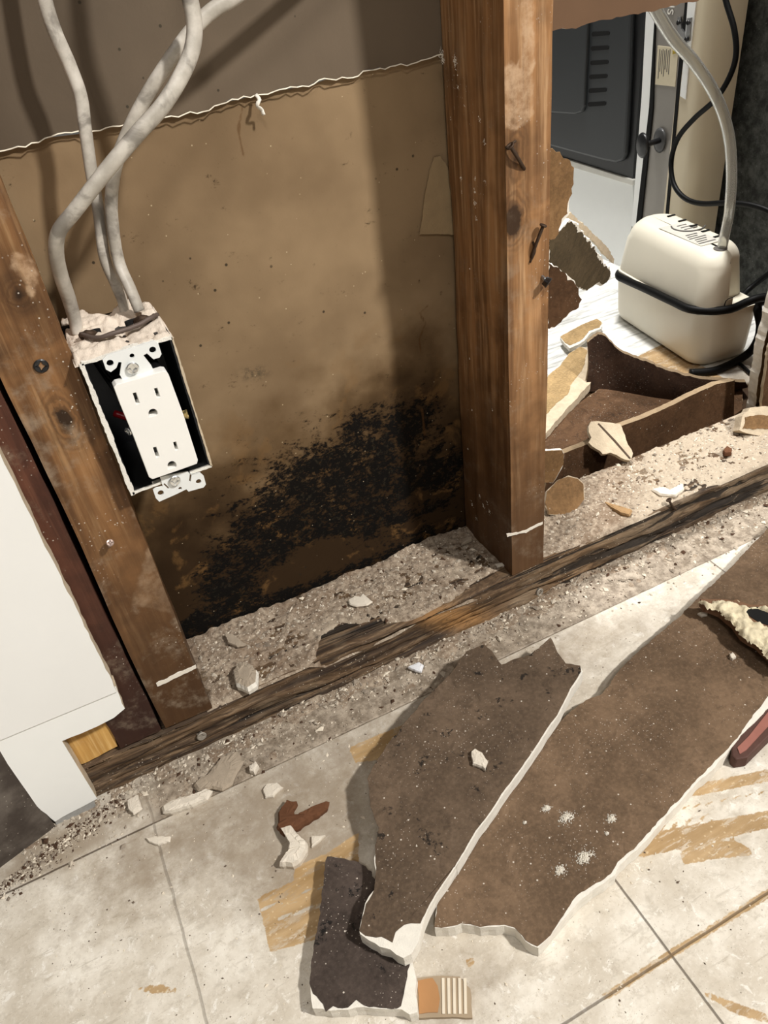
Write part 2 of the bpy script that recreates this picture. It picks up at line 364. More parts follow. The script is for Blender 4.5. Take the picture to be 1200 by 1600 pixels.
c = t.mix(t.rng(t.math('ADD', t.attr('drip'), t.mul(t.math('SUBTRACT', t.noise(90, 3), .5), .003)), .0014, .0002, 0, .6), c, srgb(84, 56, 28))
c = t.mix(t.mul(t.rng(t.attr('soot'), .2, 1.0, 0, .8), t.rng(t.noise(200, 5, .7), .4, .6)), c, srgb(58, 54, 44))
t.b.inputs['Specular IOR Level'].default_value = .12
t.col(c); t.rough(.72); t.bump(f, .2, .0004); t.bump(t.rng(thr, -.02, .06), .6, .0012); t.bump(t.noise(50, 4), .2, .001)
wx = axis((-.62, -.3, .006), (-.3, .012, .0018)); wv = np.linspace(0, 1, 250)
def wall_fn(X, V):
    Z = V*seamz(X)+(1-V)*.0; P = np.stack([X, np.full(X.shape, D), Z], -1)
    P[..., 1] += .0006*fbm(P, (20, 1, 20), 3, 3); return P
WX, WV = np.meshgrid(wx, wv, indexing='ij'); WP = wall_fn(WX, WV).reshape(-1, 3)
px, py = pix(WP); px = px.reshape(WX.shape); py = py.reshape(WX.shape)
def ell(cx, cy, a, b, ang=0, p=2):
    ca, sa = math.cos(math.radians(ang)), math.sin(math.radians(ang)); u = (px-cx)*ca+(py-cy)*sa; v = -(px-cx)*sa+(py-cy)*ca
    return np.exp(-((np.abs(u)/a)**p+(np.abs(v)/b)**p))
nz = fbm(WP, 30, 4, 9).reshape(WX.shape)
mould = 1.15*ell(430, 830, 150, 52, -26) + .95*ell(350, 915, 60, 45, -20) + .95*ell(560, 775, 110, 36, -22) + .8*ell(560, 800, 60, 50) + .6*ell(600, 670, 75, 36, -22) + .55*ell(470, 740, 95, 45, -25)
mould = np.minimum(mould, 1.4); mould += .95*ell(690, 740, 60, 28, -22)+.9*ell(330, 965, 90, 17, -18)+.85*ell(520, 905, 170, 12, -20)+.7*ell(650, 800, 90, 16, -20)+.35*ell(545, 700, 190, 70, -25)+.45*ell(650, 650, 30, 30)
mould += .28*ell(400, 575, 26, 12)+.2*ell(350, 590, 30, 30)
mould -= .9*ell(497, 865, 38, 26, -15)+.7*ell(290, 880, 30, 45)+.5*ell(630, 790, 34, 14, -20)+.55*ell(455, 905, 50, 12, -25)
mould += .75*np.exp(-((WP[:, 2].reshape(WX.shape)-H)/.022)**2)+.35*ell(660, 700, 60, 70)+.25*ell(480, 780, 190, 110, -25)
mould *= (1+.3*nz)
stain_dark = np.clip((py+.32*(px-500)-500+55*nz)/300, 0, 1.6)+.25*ell(640, 600, 90, 120)  # brown water stain, plus extra darkening towards the bottom right
soot = .9*ell(395, 583, 32, 14, -5)+.35*ell(540, 540, 60, 14)
drip = np.full(px.shape, 9.0)
def seg(poly):
    global drip
    P = [Uy(*p, D)[[0, 2]] for p in poly]
    for a, b in zip(P[:-1], P[1:]):
        e = b-a; wx_, wy_ = WX-a[0], WP[:, 2].reshape(WX.shape)-a[1]; q = np.clip((wx_*e[0]+wy_*e[1])/(e@e), 0, 1); drip = np.minimum(drip, np.hypot(wx_-e[0]*q, wy_-e[1]*q))
seg([(380, 160), (373, 200), (376, 225), (381, 242)]); seg([(668, 478), (655, 490), (665, 505), (655, 530), (658, 552)]); seg([(660, 640), (664, 680)])
o = grid('wall_back', wx, wv, wall_fn, t.m, attrs=dict(mould=mould, stain_dark=stain_dark, drip=drip, soot=soot)); tagp(o, kind='structure')
# the upper sheet, standing a few millimetres proud of the lower one, with a torn paper lip
t = NT('upper_drywall_paper'); f = t.noise(380, 4, .6); c = t.mix(t.rng(t.noise(7, 4, .55), .3, .7), srgb(88, 76, 62), srgb(104, 90, 74))
c = t.mix(t.mul(t.rng(t.voro(60, None, 'F1', (3, 2, 9)), .07, .045), .8), c, (.03, .025, .015)); t.col(c); t.rough(.85); t.bump(f, .2, .0004); t.bump(t.noise(50, 4), .2, .001); m_up = t.m
ux = np.arange(-.7, .66, .004)
def lipz(x): p = np.array([[x, 0, 0]]); return SZ+.0005+.0014*fbm(p, 60, 3, 5)[0]+.0008*fbm(p, 300, 2, 2)[0]+.0025*math.exp(-((x+.262)/.02)**2)
m_uph = plain('brown_drywall_back', srgb(98, 74, 54), .85, var=.12, scale=40)
for xa, xb, mm in ((-.7, .018, m_up), (.0195, .656, m_uph)):
    lw = [np.array([x, D-.0035, lipz(x)]) for x in np.append(np.arange(xa, xb, .004), xb)]
    o = slab('wall_back', lw+[np.array([xb, D-.0035, .86]), np.array([xa, D-.0035, .86])], (0, -1, 0), .012, mm, side=m_gypdirty); tagp(o, kind='structure')
e = np.array([[x, D-.0042-(.0012 if random.random() < .3 else 0), lipz(x)-.0006] for x in ux if x < .012])
Vv = np.concatenate([e, e+np.array([0, .0004, .0006])]); n_ = len(e)
o = link('trim_1', Vv, [[i, i+1, n_+i+1, n_+i] for i in range(n_-1)], plain('torn_white_paper', srgb(222, 212, 192), .9)); tagp(o, kind='structure')

r_ = empty('paper_scrap', Uy(680, 366, D-.001), 'pale tan torn paper flap hanging on the back drywall beside the middle stud', 'paper scrap')
slab('torn_flap', [Uy(*p, D-.0018) for p in [(678, 246), (688, 244), (700, 262), (706, 300), (710, 366), (655, 367), (661, 335), (664, 305), (670, 275)]], (0, -1, 0), .0010, plain('pale_torn_paper', srgb(150, 128, 96), .85, var=.22, scale=90, bump=.5), r_, amp=.0006, step=.002)
r_ = empty('paper_scrap', Uy(405, 165, D-.005), 'tiny white paper curl dangling from the seam in the back drywall', 'paper scrap')
tube('paper_curl', [Uy(400, 148, D-.0045), Uy(405, 156, D-.008), Uy(402, 165, D-.009), Uy(409, 172, D-.007), Uy(412, 180, D-.008)], .0013, m_gyp, r_, rb=.0006, k=4, seg=6, jit=.0002)
# front wall above the cut-out: its lower edge is out of frame and shades the top of the cavity
m_wall = plain('painted_drywall', srgb(234, 233, 229), .55, var=.03, scale=20)
o = slab('wall_front', [np.array(p) for p in [(-1.6, -.0125, .655), (1.6, -.0125, .655), (1.6, -.0125, 2.4), (-1.6, -.0125, 2.4)]], (0, -1, 0), .0125, m_wall, side=m_gyp); tagp(o, kind='structure')
# far wall of the room behind, beside the appliance
t = NT('dark_mottled_wall'); c = t.mix(t.rng(t.noise(60, 7, .75), .35, .7), srgb(44, 46, 44), srgb(92, 94, 90)); c = t.mix(t.mul(t.rng(t.voro(120), .14, .05), .5), c, srgb(140, 142, 138))
c = t.mix(t.mul(t.rng(t.noise(12, 3, .5, None, 0, (4, 4, 4)), .62, .7), .3), c, srgb(90, 50, 44)); t.col(c); t.rough(.8); t.bump(t.noise(90, 6, .7), .4, .002)
o = box('wall_right', (.66, .1, 0), (.70, .47, 1.6), t.m); tagp(o, kind='structure')

# ------------------------------------------------------------------ studs and sill plate
m_stud = wood('stud_wood', srgb(108, 74, 44), srgb(166, 122, 80), srgb(206, 168, 126), 'z', .4, .5, .42, attrs=('knot', 'scar', 'foot_dark'))
m_studl = wood('old_stud_wood', srgb(92, 62, 36), srgb(140, 100, 62), srgb(172, 136, 96), 'z', .7, .7, .42, attrs=('knot', 'scar', 'foot_dark'))
m_studd = wood('dark_stud_wood', srgb(66, 38, 28), srgb(96, 58, 42), srgb(124, 84, 64), 'z', .5, .6, .5, attrs=('foot_dark',))
def prism_stud(name, corners, mat, seed, knots=(), scars=(), foot_dark_z=.22, label='', cat='stud'):
    """corners: bottom FL, FR, BR, BL then top FL, FR, BR, BL; the front face is on Y=0"""
    c = [np.array(p, float) for p in corners]; root = empty(name, (c[0]+c[2])/2, label, cat)
    per = []; NW, ND, NZ = 12, 22, 150; r = .0016
    seq = [(0, 1, NW), (1, 2, ND), (2, 3, NW), (3, 0, ND)]
    prm = [(a, b, (j+.0)/n) for a, b, n in seq for j in range(n)]; V = []; N = len(prm)
    for k in range(NZ+1):
        v = k/NZ; q = [c[i]*(1-v)+c[i+4]*v for i in range(4)]; cen = sum(q)/4
        for a, b, u in prm:
            p = q[a]*(1-u)+q[b]*u
            d = min(u, 1-u)
            if d < .001: p = p+(cen-p)*r*14*.6*np.array([.5, .2, 0])
            V.append(p)
    V = np.array(V); nrm = V-np.repeat(np.array([(sum(c[:4])/4*(1-k/NZ)+sum(c[4:])/4*k/NZ) for k in range(NZ+1)]), N, axis=0)
    dsp = .0006*fbm(V, (160, 160, 9), 3, seed)+.0009*fbm(V, (30, 30, 12), 3, seed+5)
    s = np.sign(nrm)*(np.abs(nrm) > np.array([.017, .038, 9])); V[:, :2] += s[:, :2]*dsp[:, None]
    F = []
    for k in range(NZ):
        for j in range(N): F.append([k*N+j, k*N+(j+1) % N, (k+1)*N+(j+1) % N, (k+1)*N+j])
    F.append(list(range(N))[::-1]); F.append([NZ*N+j for j in range(N)])
    kn = np.full(len(V), .05); scv = np.full(len(V), .05); fr = V[:, 1] < .003
    for pxk, pyk, a, b in knots:
        p = Uy(pxk, pyk, 0); dd_ = (np.sqrt(((V[:, 0]-p[0])/a)**2+((V[:, 2]-p[2])/b)**2)-1)*a; kn = np.where(fr, np.minimum(kn, dd_), kn)
    for poly in scars:
        P2 = [Uy(*p, 0)[[0, 2]] for p in poly]; dd_ = sdf(V[:, 0], V[:, 2], P2); scv = np.where(fr, np.minimum(scv, dd_), scv)
    foot_dark = np.clip(1.25-(V[:, 2]-H)/foot_dark_z, 0, 1.2)  # stud colour gets darker towards the foot
    m = link('stud_body', V, F, mat, root, smooth=True, attrs=dict(knot=kn, scar=scv, foot_dark=foot_dark))
    m.data.polygons.foreach_set('use_smooth', [True]*len(m.data.polygons))
    md_ = m.modifiers.new('edge', 'EDGE_SPLIT'); md_.split_angle = math.radians(40)
    return root
def topat(p, zt, bot, Y):
    q = Uy(*p, Y); d = (q-bot)/(q[2]-bot[2]); return bot+d*(zt-bot[2])
ZT = .86
b = [Uy(800, 892, 0), Uy(849, 868, 0)]; b = [np.array([b[0][0], 0, H]), np.array([b[1][0], 0, H])]
bl = np.array([Uy(727, 832, D-.001)[0], D-.001, H]); br = bl+np.array([.0385, 0, 0])
tp = [topat((786, 0), ZT, b[0], 0), topat((865, 0), ZT, b[1], 0), None, topat((683, 0), ZT, bl, D-.001)]
tp[2] = tp[3]+np.array([.0385, 0, 0])
for q in (bl, br, tp[2], tp[3]): q[1] = D-.0045
for q in tp: q[2] = ZT
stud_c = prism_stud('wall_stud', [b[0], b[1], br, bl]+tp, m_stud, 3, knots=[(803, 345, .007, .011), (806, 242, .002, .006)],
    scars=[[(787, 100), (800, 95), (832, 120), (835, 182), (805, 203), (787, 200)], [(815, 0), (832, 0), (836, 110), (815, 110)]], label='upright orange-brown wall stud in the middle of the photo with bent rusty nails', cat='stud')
tp_side = [b[0], bl, tp[0]]
b = [np.array([XL, 0, H]), np.array([XL+SW, 0, H])]
b[0][0] = Uy(257, 1134, 0)[0]; b[1][0] = Uy(331, 1103, 0)[0]
tt = [topat((0, 590), ZT, b[0], 0), topat((0, 280), ZT, b[1], 0)]
tt[1][0] = tt[0][0]+(b[1][0]-b[0][0]) if tt[1][0]-tt[0][0] > .05 else tt[1][0]
bb = [p+np.array([0, D-.0045, 0]) for p in (b[1], b[0])]; tb = [p+np.array([0, D-.0045, 0]) for p in (tt[1], tt[0])]
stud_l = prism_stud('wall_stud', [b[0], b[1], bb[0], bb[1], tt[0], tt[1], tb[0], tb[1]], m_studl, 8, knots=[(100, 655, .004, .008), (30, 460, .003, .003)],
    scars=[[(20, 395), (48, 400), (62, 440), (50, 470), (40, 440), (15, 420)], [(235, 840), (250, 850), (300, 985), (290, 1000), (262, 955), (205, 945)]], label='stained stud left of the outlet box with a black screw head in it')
gx = -.0035
def off(p, dx): return p+np.array([dx, 0, 0])
b2 = [off(b[0], gx-.034), off(b[0], gx)]; t2 = [off(tt[0], gx-.040), off(tt[0], gx)]
sd = prism_stud('wall_stud', [b2[0], b2[1], b2[1]+[0, D-.005, 0], b2[0]+[0, D-.005, 0], t2[0], t2[1], t2[1]+[0, D-.005, 0], t2[0]+[0, D-.005, 0]], m_studd, 12, label='dark reddish stud between the black gap and the white panel edge')
wb = empty('plywood_block', Uy(140, 1165, .002), 'small yellow plywood block peeking out in the notch of the white panel', 'wood block')
slab('block_body', [Uy(*p, .0015) for p in [(98, 1168), (104, 1150), (168, 1112), (174, 1140), (184, 1166), (138, 1190), (112, 1200)]], (0, -1, 0), .012, wood('yellow_plywood', srgb(176, 130, 66), srgb(204, 160, 92), srgb(226, 192, 132), 'z', .3, .1, .6, 1.6), wb, amp=.0006)
# chalky saw lines near the feet of the studs, and plaster splashed on the side of the middle one
m_splash = plain('splashed_plaster', srgb(224, 216, 202), .9, var=.1)
for par, q in ((stud_l, [(244, 1068), (270, 1056), (306, 1040), (307, 1044), (272, 1060), (246, 1073)]), (stud_c, [(792, 835), (820, 829), (848, 815), (848, 819), (822, 833), (793, 839)])):
    slab('plaster_line', [Uy(*p, -.0009) for p in q], (0, -1, 0), .0012, m_splash, par, amp=.0007, step=.002)
e1 = np.array(tp_side[1])-np.array(tp_side[0]); e2 = np.array(tp_side[2])-np.array(tp_side[0]); ns = np.cross(e1, e2); ns /= np.linalg.norm(ns); ns = -ns if ns[0] > 0 else ns
V = []; F = []
for px_, py_, s_, n_ in [(692, 88, .0045, 70), (712, 96, .004, 50), (717, 137, .0014, 8), (727, 165, .001, 5), (750, 188, .002, 12), (758, 222, .002, 14), (721, 278, .0018, 12), (743, 278, .0016, 12), (760, 285, .0018, 10), (743, 300, .0018, 14), (743, 318, .0024, 22), (745, 342, .002, 12), (722, 300, .001, 4), (735, 420, .001, 4), (738, 640, .0012, 6), (732, 700, .0014, 6), (738, 788, .003, 18), (750, 774, .0025, 14), (756, 790, .003, 20), (766, 800, .0025, 16), (762, 785, .002, 9), (745, 810, .002, 9), (735, 560, .001, 4), (770, 640, .001, 4), (705, 185, .001, 4), (716, 118, .001, 3)]:
    c0 = UP(px_, py_, tp_side[0], ns)+ns*.0006
    for k in range(n_):
        cc = c0+np.array([0, rng.normal(0, .4)*s_, rng.normal(0, .55)*s_]); g = rng.uniform(.0002, .0006); b0 = len(V)
        V += [cc+ns*g*.4+np.array([0, 0, 0]), cc+np.array([0, g, -g*.6]), cc+np.array([0, -g, -g*.5]), cc+np.array([0, 0, g*1.3])]; F += [[b0, b0+1, b0+3], [b0, b0+3, b0+2], [b0, b0+2, b0+1], [b0+1, b0+2, b0+3]]
tagp(link('plaster_splash', V, F, m_splash, stud_c), kind='stuff')
# sill plate: grid over its cross-section so that the front can be weathered
t = NT('weathered_sill_wood'); A = (.06, 1, 1)
g1 = t.noise(90, 6, .65, A, 1.2); g2 = t.noise(330, 5, .65, A, .4); big = t.noise(18, 5, .6, (.5, 1, 1))
c = t.mix(t.rng(g1, .36, .62), srgb(46, 35, 26), srgb(104, 82, 60)); c = t.mix(t.mul(t.rng(g2, .5, .72), .55), c, srgb(158, 132, 102))
c = t.mix(t.mul(t.rng(big, .5, .66), .6), c, srgb(140, 122, 100)); c = t.mix(t.rng(t.attr('fresh'), .2, .8, 0, .7), c, srgb(168, 122, 70))
w_ = t.noise(34, 4, .6, (.18, 1, 1), 2.2, (3, 0, 0)); ringm = t.math('SINE', t.mul(w_, 60.0)); c = t.mix(t.mul(t.rng(ringm, .2, .9), .4), c, srgb(50, 34, 22))
cr_ = t.mul(t.rng(t.noise(46, 4, .6, (.05, 1, 1), .8, (0, 5, 5)), .6, .66), 1.0); c = t.mix(t.mul(cr_, .9), c, (.012, .009, .007))
c = t.mix(t.mul(t.rng(t.voro(300), .16, .09), t.rng(t.noise(25, 4), .45, .65)), c, srgb(190, 178, 160))
c = t.mix(t.rng(t.attr('ply'), .0006, -.0006), c, t.mix(t.rng(t.noise(300, 3, .5, (1, 1, .1)), .4, .6), srgb(196, 150, 82), srgb(222, 186, 124)))
t.col(c); t.rough(.78); t.bump(g1, .6, .002); t.bump(g2, .4, .0008); t.bump(t.mul(cr_, -1.0), .8, .003); m_sill = t.m
sx = axis((-.62, -.42, .02), (-.42, .42, .0022), (.42, .62, .02))
prof = [(0, 0)]*1+[(0, z) for z in np.linspace(.0018, H-.0018, 20)]+[(.0006, H-.0006)]+[(y, H) for y in np.linspace(.0018, D-.001, 30)]+[(D-.001, 0)]
def sill_fn(X, I):
    pr = np.array(prof); i = I.astype(int); P = np.stack([X, pr[i, 0], pr[i, 1]], -1)
    n = .0022*fbm(P, (14, 90, 130), 4, 21)+.0012*fbm(P, (60, 300, 300), 3, 4); fr = i < 22
    lowz = np.exp(-((P[..., 2]-.010-.004*fbm(P*[1, 0, 0], (16, 1, 1), 3, 2))/.0022)**2)
    P[..., 1] += np.where(fr, n+.004*lowz, 0); P[..., 1] = np.where(fr & (P[..., 2] < .012), P[..., 1]-.002, P[..., 1])
    edge = np.exp(-((P[..., 1]/.010)**2))*(P[..., 2] > H-.003)
    P[..., 2] -= edge*np.clip(.0018+.003*fbm(P*[1, 0, 0], (22, 1, 1), 3, 31), 0, 1); return P
SX, SI = np.meshgrid(sx, np.arange(len(prof)), indexing='ij'); SP = sill_fn(SX, SI)
spx, spy = pix(SP.reshape(-1, 3)); spx = spx.reshape(SX.shape); spy = spy.reshape(SX.shape)
fresh = .7*np.exp(-((spx-700)/70)**2-((spy-965)/25)**2)+.35*np.exp(-((spx-900)/150)**2)
ply = sdf(spx, spy, [(108, 1160), (165, 1120), (172, 1140), (183, 1165), (140, 1188)])*.0004
sill = empty('sill_plate', (0, .0435, 0), 'long weathered timber sill plate under the studs, coated with plaster dust', 'sill plate')
grid('plate_timber', sx, np.arange(len(prof)), sill_fn, m_sill, parent=sill, attrs=dict(fresh=fresh, ply=ply))

# dust and plaster rubble lying on the plate
t = NT('plaster_dust'); n1 = t.noise(230, 6, .75); n2 = t.noise(38, 6, .65)
c = t.mix(t.rng(n1, .34, .66), srgb(116, 100, 84), srgb(178, 162, 142)); c = t.mix(t.rng(n2, .42, .68, 0, .6), c, srgb(112, 90, 70)); c = t.mix(t.rng(t.attr('pale'), .2, 1, 0, .7), c, srgb(186, 172, 152))
c = t.mix(t.mul(t.mul(t.rng(t.voro(420), .17, .08), t.rng(t.noise(60, 3), .45, .6)), .7), c, srgb(70, 54, 40)); c = t.mix(t.mul(t.rng(t.voro(240, None, 'F1', (3, 3, 3)), .16, .1), .8), c, srgb(232, 222, 204))
t.col(c); t.rough(1.0); t.bump(n1, .7, .0018); t.bump(n2, .4, .002); m_dust = t.m
dx = np.arange(-.30, .60, .0016); dy = np.linspace(.0005, D-.002, 62); DX, DY = np.meshgrid(dx, dy, indexing='ij')
P0 = np.stack([DX, DY, DX*0+H], -1); q1, q2 = pix(P0.reshape(-1, 3)); q1 = q1.reshape(DX.shape); q2 = q2.reshape(DX.shape)
bare = sdf(q1, q2, [(480, 1062), (500, 1030), (508, 1000), (535, 982), (600, 980), (665, 964), (720, 932), (770, 904), (800, 891), (900, 868), (900, 1000), (560, 1070)])
edge = np.minimum(np.minimum(DY/.004, 1.6), 1.5)
hh = .0007+.0011*np.maximum(fbm(P0, (60, 60, 1), 4, 40), -1)+.0012*np.maximum(fbm(P0, (260, 260, 1), 3, 50), -.6)
pile = .004*np.exp(-((DY-D)/.014)**2)*(DX < 0)*np.clip(.6+fbm(P0, (30, 30, 1), 3, 60), 0, 1.5)+.006*np.exp(-((q1-372)/30)**2-((q2-1005)/22)**2)+.0035*np.exp(-((q1-900)/60)**2-((q2-790)/40)**2)
hh = hh*np.clip(edge, 0, 1)+pile-np.clip(-(bare-10)/14, 0, 1)*.009-np.clip(1-DY/.0035, 0, 1)*.0035
pale = np.clip((q1-930)/90, 0, 1)*np.clip(1.2-np.abs(q1-1080)/260, 0, 1)+.7*np.exp(-((q1-560)/120)**2-((q2-985)/30)**2)+.5*np.exp(-((q1-720)/70)**2-((q2-890)/30)**2)  # right-hand term puts the far room's lamplight into the dust colour
o = grid('plaster_dust', dx, dy, lambda X, Y: np.stack([X, Y, H+hh], -1), m_dust, attrs=dict(pale=pale))
tagp(o, 'pale plaster dust and rubble spread over the top of the sill plate', 'plaster dust', kind='stuff')
# dusty ridge on the floor in front of the plate
ex = np.arange(-.47, .60, .0025); ey = np.linspace(-.052, .004, 34); EX, EY = np.meshgrid(ex, ey, indexing='ij'); P1 = np.stack([EX, EY, EX*0], -1)
eh = -.0014+.0022*np.exp(-((EY+.008)/.014)**2)*np.clip(.7+fbm(P1, (25, 50, 1), 3, 71), 0, 2)+.0016*fbm(P1, (110, 110, 1), 4, 72)
eh = np.where(EX < -.395, eh*.5-.0004, eh); eh *= np.clip((EY+.052)/.01, 0, 1)
eh -= .002*(1-np.clip((EY+.052)/.01, 0, 1))
o = grid('plaster_dust', ex, ey, lambda X, Y: np.stack([X, Y, eh], -1), m_dust, attrs=dict(pale=.3*np.clip(fbm(P1, (30, 30, 1), 3, 5), 0, 1)))
tagp(o, 'ridge of grey plaster dust on the floor along the foot of the sill plate', 'plaster dust', kind='stuff')
# crumbs
t = NT('crumb'); c = t.mix(t.attr('tone'), srgb(70, 50, 36), srgb(226, 214, 194)); t.col(c); t.rough(.95); m_crumb = t.m
def crumbs(name, pts, sizes, label, tones, flat=.6):
    V = []; F = []; T = []; base = np.array([(1, 0, 0), (0, 1, 0), (-1, 0, 0), (0, -1, 0), (0, 0, 1), (0, 0, -1)], float)
    tri = [(0, 1, 4), (1, 2, 4), (2, 3, 4), (3, 0, 4), (1, 0, 5), (2, 1, 5), (3, 2, 5), (0, 3, 5)]
    for p, s, tn_ in zip(pts, sizes, tones):
        q = base*rng.uniform(.45, 1.3, (6, 1))*s; q[:, 0] *= rng.uniform(.6, 2.0); q[:, 2] *= flat
        a = rng.uniform(0, 6.28); ca, sa = math.cos(a), math.sin(a); q = np.stack([q[:, 0]*ca-q[:, 1]*sa, q[:, 0]*sa+q[:, 1]*ca, q[:, 2]+q[:, 0]*rng.uniform(-.2, .2)], 1)
        k = len(V)*1; V.extend((q+p).tolist()); F.extend([(a_+k, b_+k, c_+k) for a_, b_, c_ in tri]); T.extend([tn_]*6)
    o = link(name, V, F, m_crumb, attrs=dict(tone=T)); tagp(o, label, 'crumbs', kind='stuff')
def interp_h(x, y): i = np.clip(np.round((x-dx[0])/.0016).astype(int), 0, len(dx)-1); j = np.clip(np.round((y-dy[0])/(dy[1]-dy[0])).astype(int), 0, len(dy)-1); return H+hh[i, j]
N = 3600; x = rng.uniform(-.29, .42, N); y = rng.beta(1.4, 1.1, N)*(D-.006)+.003; z = interp_h(x, y); ok = (z > H-.0015) & ~((x > -.004) & (x < .042)); x, y, z = x[ok], y[ok], z[ok]
sz = .0005+rng.exponential(.00045, len(x)); sz = np.minimum(sz, .0028); crumbs('plaster_crumbs', np.stack([x, y, np.maximum(z, H)], 1), sz, 'small plaster crumbs and splinters scattered over the sill plate', rng.choice([.0, .2, .45, .65, .9], len(x), p=[.10, .17, .33, .28, .12]))
N = 3000; x = rng.uniform(-.47, .40, N); y = -.002-np.abs(rng.normal(0, .022, N)); xf = rng.uniform(-.46, .1, 1300); yf = rng.uniform(-.33, -.04, 1300)
xd = rng.uniform(-.54, -.385, 1500); yd = -.021+(xd+.43)*.32-np.abs(rng.normal(0, .009, 1500)); okd = (yd < 1) ; xd, yd = xd[okd], yd[okd]
X_ = np.concatenate([x, xf, xd]); Y_ = np.concatenate([y, yf, yd]); sz = np.concatenate([np.minimum(.0005+rng.exponential(.0005, N), .003), .0003+rng.exponential(.0002, 1300), np.minimum(.0003+rng.exponential(.00035, len(xd)), .0018)])
tone = np.concatenate([rng.choice([0, .3, .6, .9], N, p=[.10, .30, .44, .16]), rng.choice([.1, .9], 1300, p=[.4, .6]), rng.choice([0, .2, .6, .9], len(xd), p=[.4, .25, .2, .15])])
ii = np.clip(np.round((X_-ex[0])/.0025).astype(int), 0, len(ex)-1); jj = np.clip(np.round((Y_-ey[0])/(ey[1]-ey[0])).astype(int), 0, len(ey)-1)
zz = np.where(Y_ > -.052, np.maximum(eh[ii, jj], 0), 0)+sz*.3
crumbs('plaster_crumbs', np.stack([X_, Y_, zz], 1), sz, 'fine grit and crumbs strewn over the floor in front of the sill plate', tone)

# ------------------------------------------------------------------ painted wall end on the left, with the notch cut in its base
Yp = -.0125
up = [Uy(*p, Yp-.0015) for p in [(-210, 1250), (0, 1157), (183, 1081), (123, 958), (77, 866), (43, 797), (0, 709), (-60, 570), (-160, 330), (-260, 250)]]
o = slab('wall_left', up, (0, -1, 0), .014, m_wall, side=m_gypdirty, amp=.0007, step=.006, straight=(0, 1)); tagp(o, kind='structure')
lo = [Uy(*p, Yp) for p in [(-5, 1153), (0, 1150), (181, 1072), (195, 1107), (178, 1122), (140, 1140), (97, 1158), (152, 1248), (120, 1265), (86, 1284), (58, 1260), (12, 1194), (-5, 1172)]]
lo[0] = Uy(-1, 1153, Yp); lo[-1] = Uy(-1, 1172, Yp)
o = slab('wall_left', lo, (0, -1, 0), .012, plain('white_gloss_paint', srgb(238, 238, 234), .4, var=.02), side=m_gypdirty, amp=.0007, step=.006, straight=(6, 11, 10)); tagp(o, kind='structure')
o = slab('baseboard_left', [Uy(*p, Yp+.002) for p in [(84, 1276), (143, 1245), (150, 1262), (92, 1298)]], (0, -1, 0), .010, plain('scuffed_metal_foot', srgb(176, 176, 174), .4, .3, .3, 300, .6), amp=.0006); tagp(o, kind='structure')
# dark kick board, turned slightly towards the room
a = Uy(86, 1290, Yp+.001); a[2] = 0; dr = np.array([-math.cos(math.radians(17.6)), -math.sin(math.radians(17.6)), 0]); b_ = a+dr*.35
t = NT('dark_grey_board'); c = t.mix(t.rng(t.noise(30, 6, .65), .35, .68), srgb(62, 54, 48), srgb(98, 90, 82)); c = t.mix(t.mul(t.rng(t.voro(190, (1, 1, 2)), .1, .06), .85), c, srgb(200, 190, 175)); t.col(c); t.rough(.6); t.bump(t.noise(200, 4), .2, .0006)
nn = np.cross(dr, [0, 0, 1]); nn = nn if nn@(CP-a) > 0 else -nn
o = slab('baseboard_left', [a, b_, b_+[0, 0, .16], a+[0, 0, .104]], nn, .006, t.m); tagp(o, kind='structure')

# ------------------------------------------------------------------ nails and screws
def screw(parent, p, n, r=.0042, mat=m_black, name='screw', lift=.0014, L=.004):
    n = np.array(n, float); n /= np.linalg.norm(n); u = np.cross(n, [0.3, .2, 1]); u /= np.linalg.norm(u); w = np.cross(n, u); p = np.array(p, float); V = []; F = []
    prof_ = [(0.22*r, lift-.0008), (.34*r, lift-.0007), (.42*r, lift), (.85*r, lift+.0002), (r, lift-.0004), (.85*r, lift-.0012), (.4*r, lift-L)]
    S_ = 24
    for q, h in prof_:
        for j in range(S_):
            a = 2*math.pi*j/S_; k = 1.0
            if q < .5*r: k = 1+.9*max(0, math.cos(4*a))**2
            V.append(p+n*h+(u*math.cos(a)+w*math.sin(a))*q*k)
    for i in range(len(prof_)-1):
        for j in range(S_): F.append([i*S_+j, i*S_+(j+1) % S_, (i+1)*S_+(j+1) % S_, (i+1)*S_+j])
    F.append(list(range(S_))); return link(name, V, F, mat, parent)
def nail(parent, P, r, mat=m_rust, head=True):
    o = tube('nail', P, r, mat, parent, k=5, seg=8)
    if head:
        d = np.array(P[0])-np.array(P[1]); d /= np.linalg.norm(d); screw(parent, P[0], d, r*2.3, mat, 'nail_head', .0004, .001)
screw(stud_l, Uy(64, 571, 0), (0, -1, 0), .0042, m_black)
nail(stud_l, [Uy(172, 848, -.006), Uy(171, 855, .002)], .0011, plain('pale_nail', srgb(170, 150, 140), .4, .5))
nail(stud_c, [Uy(797, 228, -.004), Uy(808, 245, -.004), Uy(819, 264, .001)], .0013)
nail(stud_c, [Uy(790, 231, -.003), Uy(806, 220, -.0025)], .0009, head=False)
nail(stud_c, [Uy(849, 352, -.005), Uy(840, 375, -.004), Uy(830, 402, .0)], .0012)
nail(stud_c, [Uy(833, 378, -.001), Uy(836, 392, -.0015), Uy(828, 410, 0)], .0008, head=False)
sp_ = Uy(846, 433, .004); screw(stud_c, Uy(855, 441, -.006), (.5, -.6, -.5), .0042, m_black); tube('screw_shank', [Uy(842, 428, .004), Uy(854, 439, -.004)], .0016, m_steel, stud_c, k=3, seg=8)
for p in [(315, 1150), (843, 925)]:
    screw(sill, Uy(*p, -.0015), (.1, -1, .1), .0042, plain('dusty_screw', srgb(150, 142, 130), .6, .3), lift=.001, L=.005)
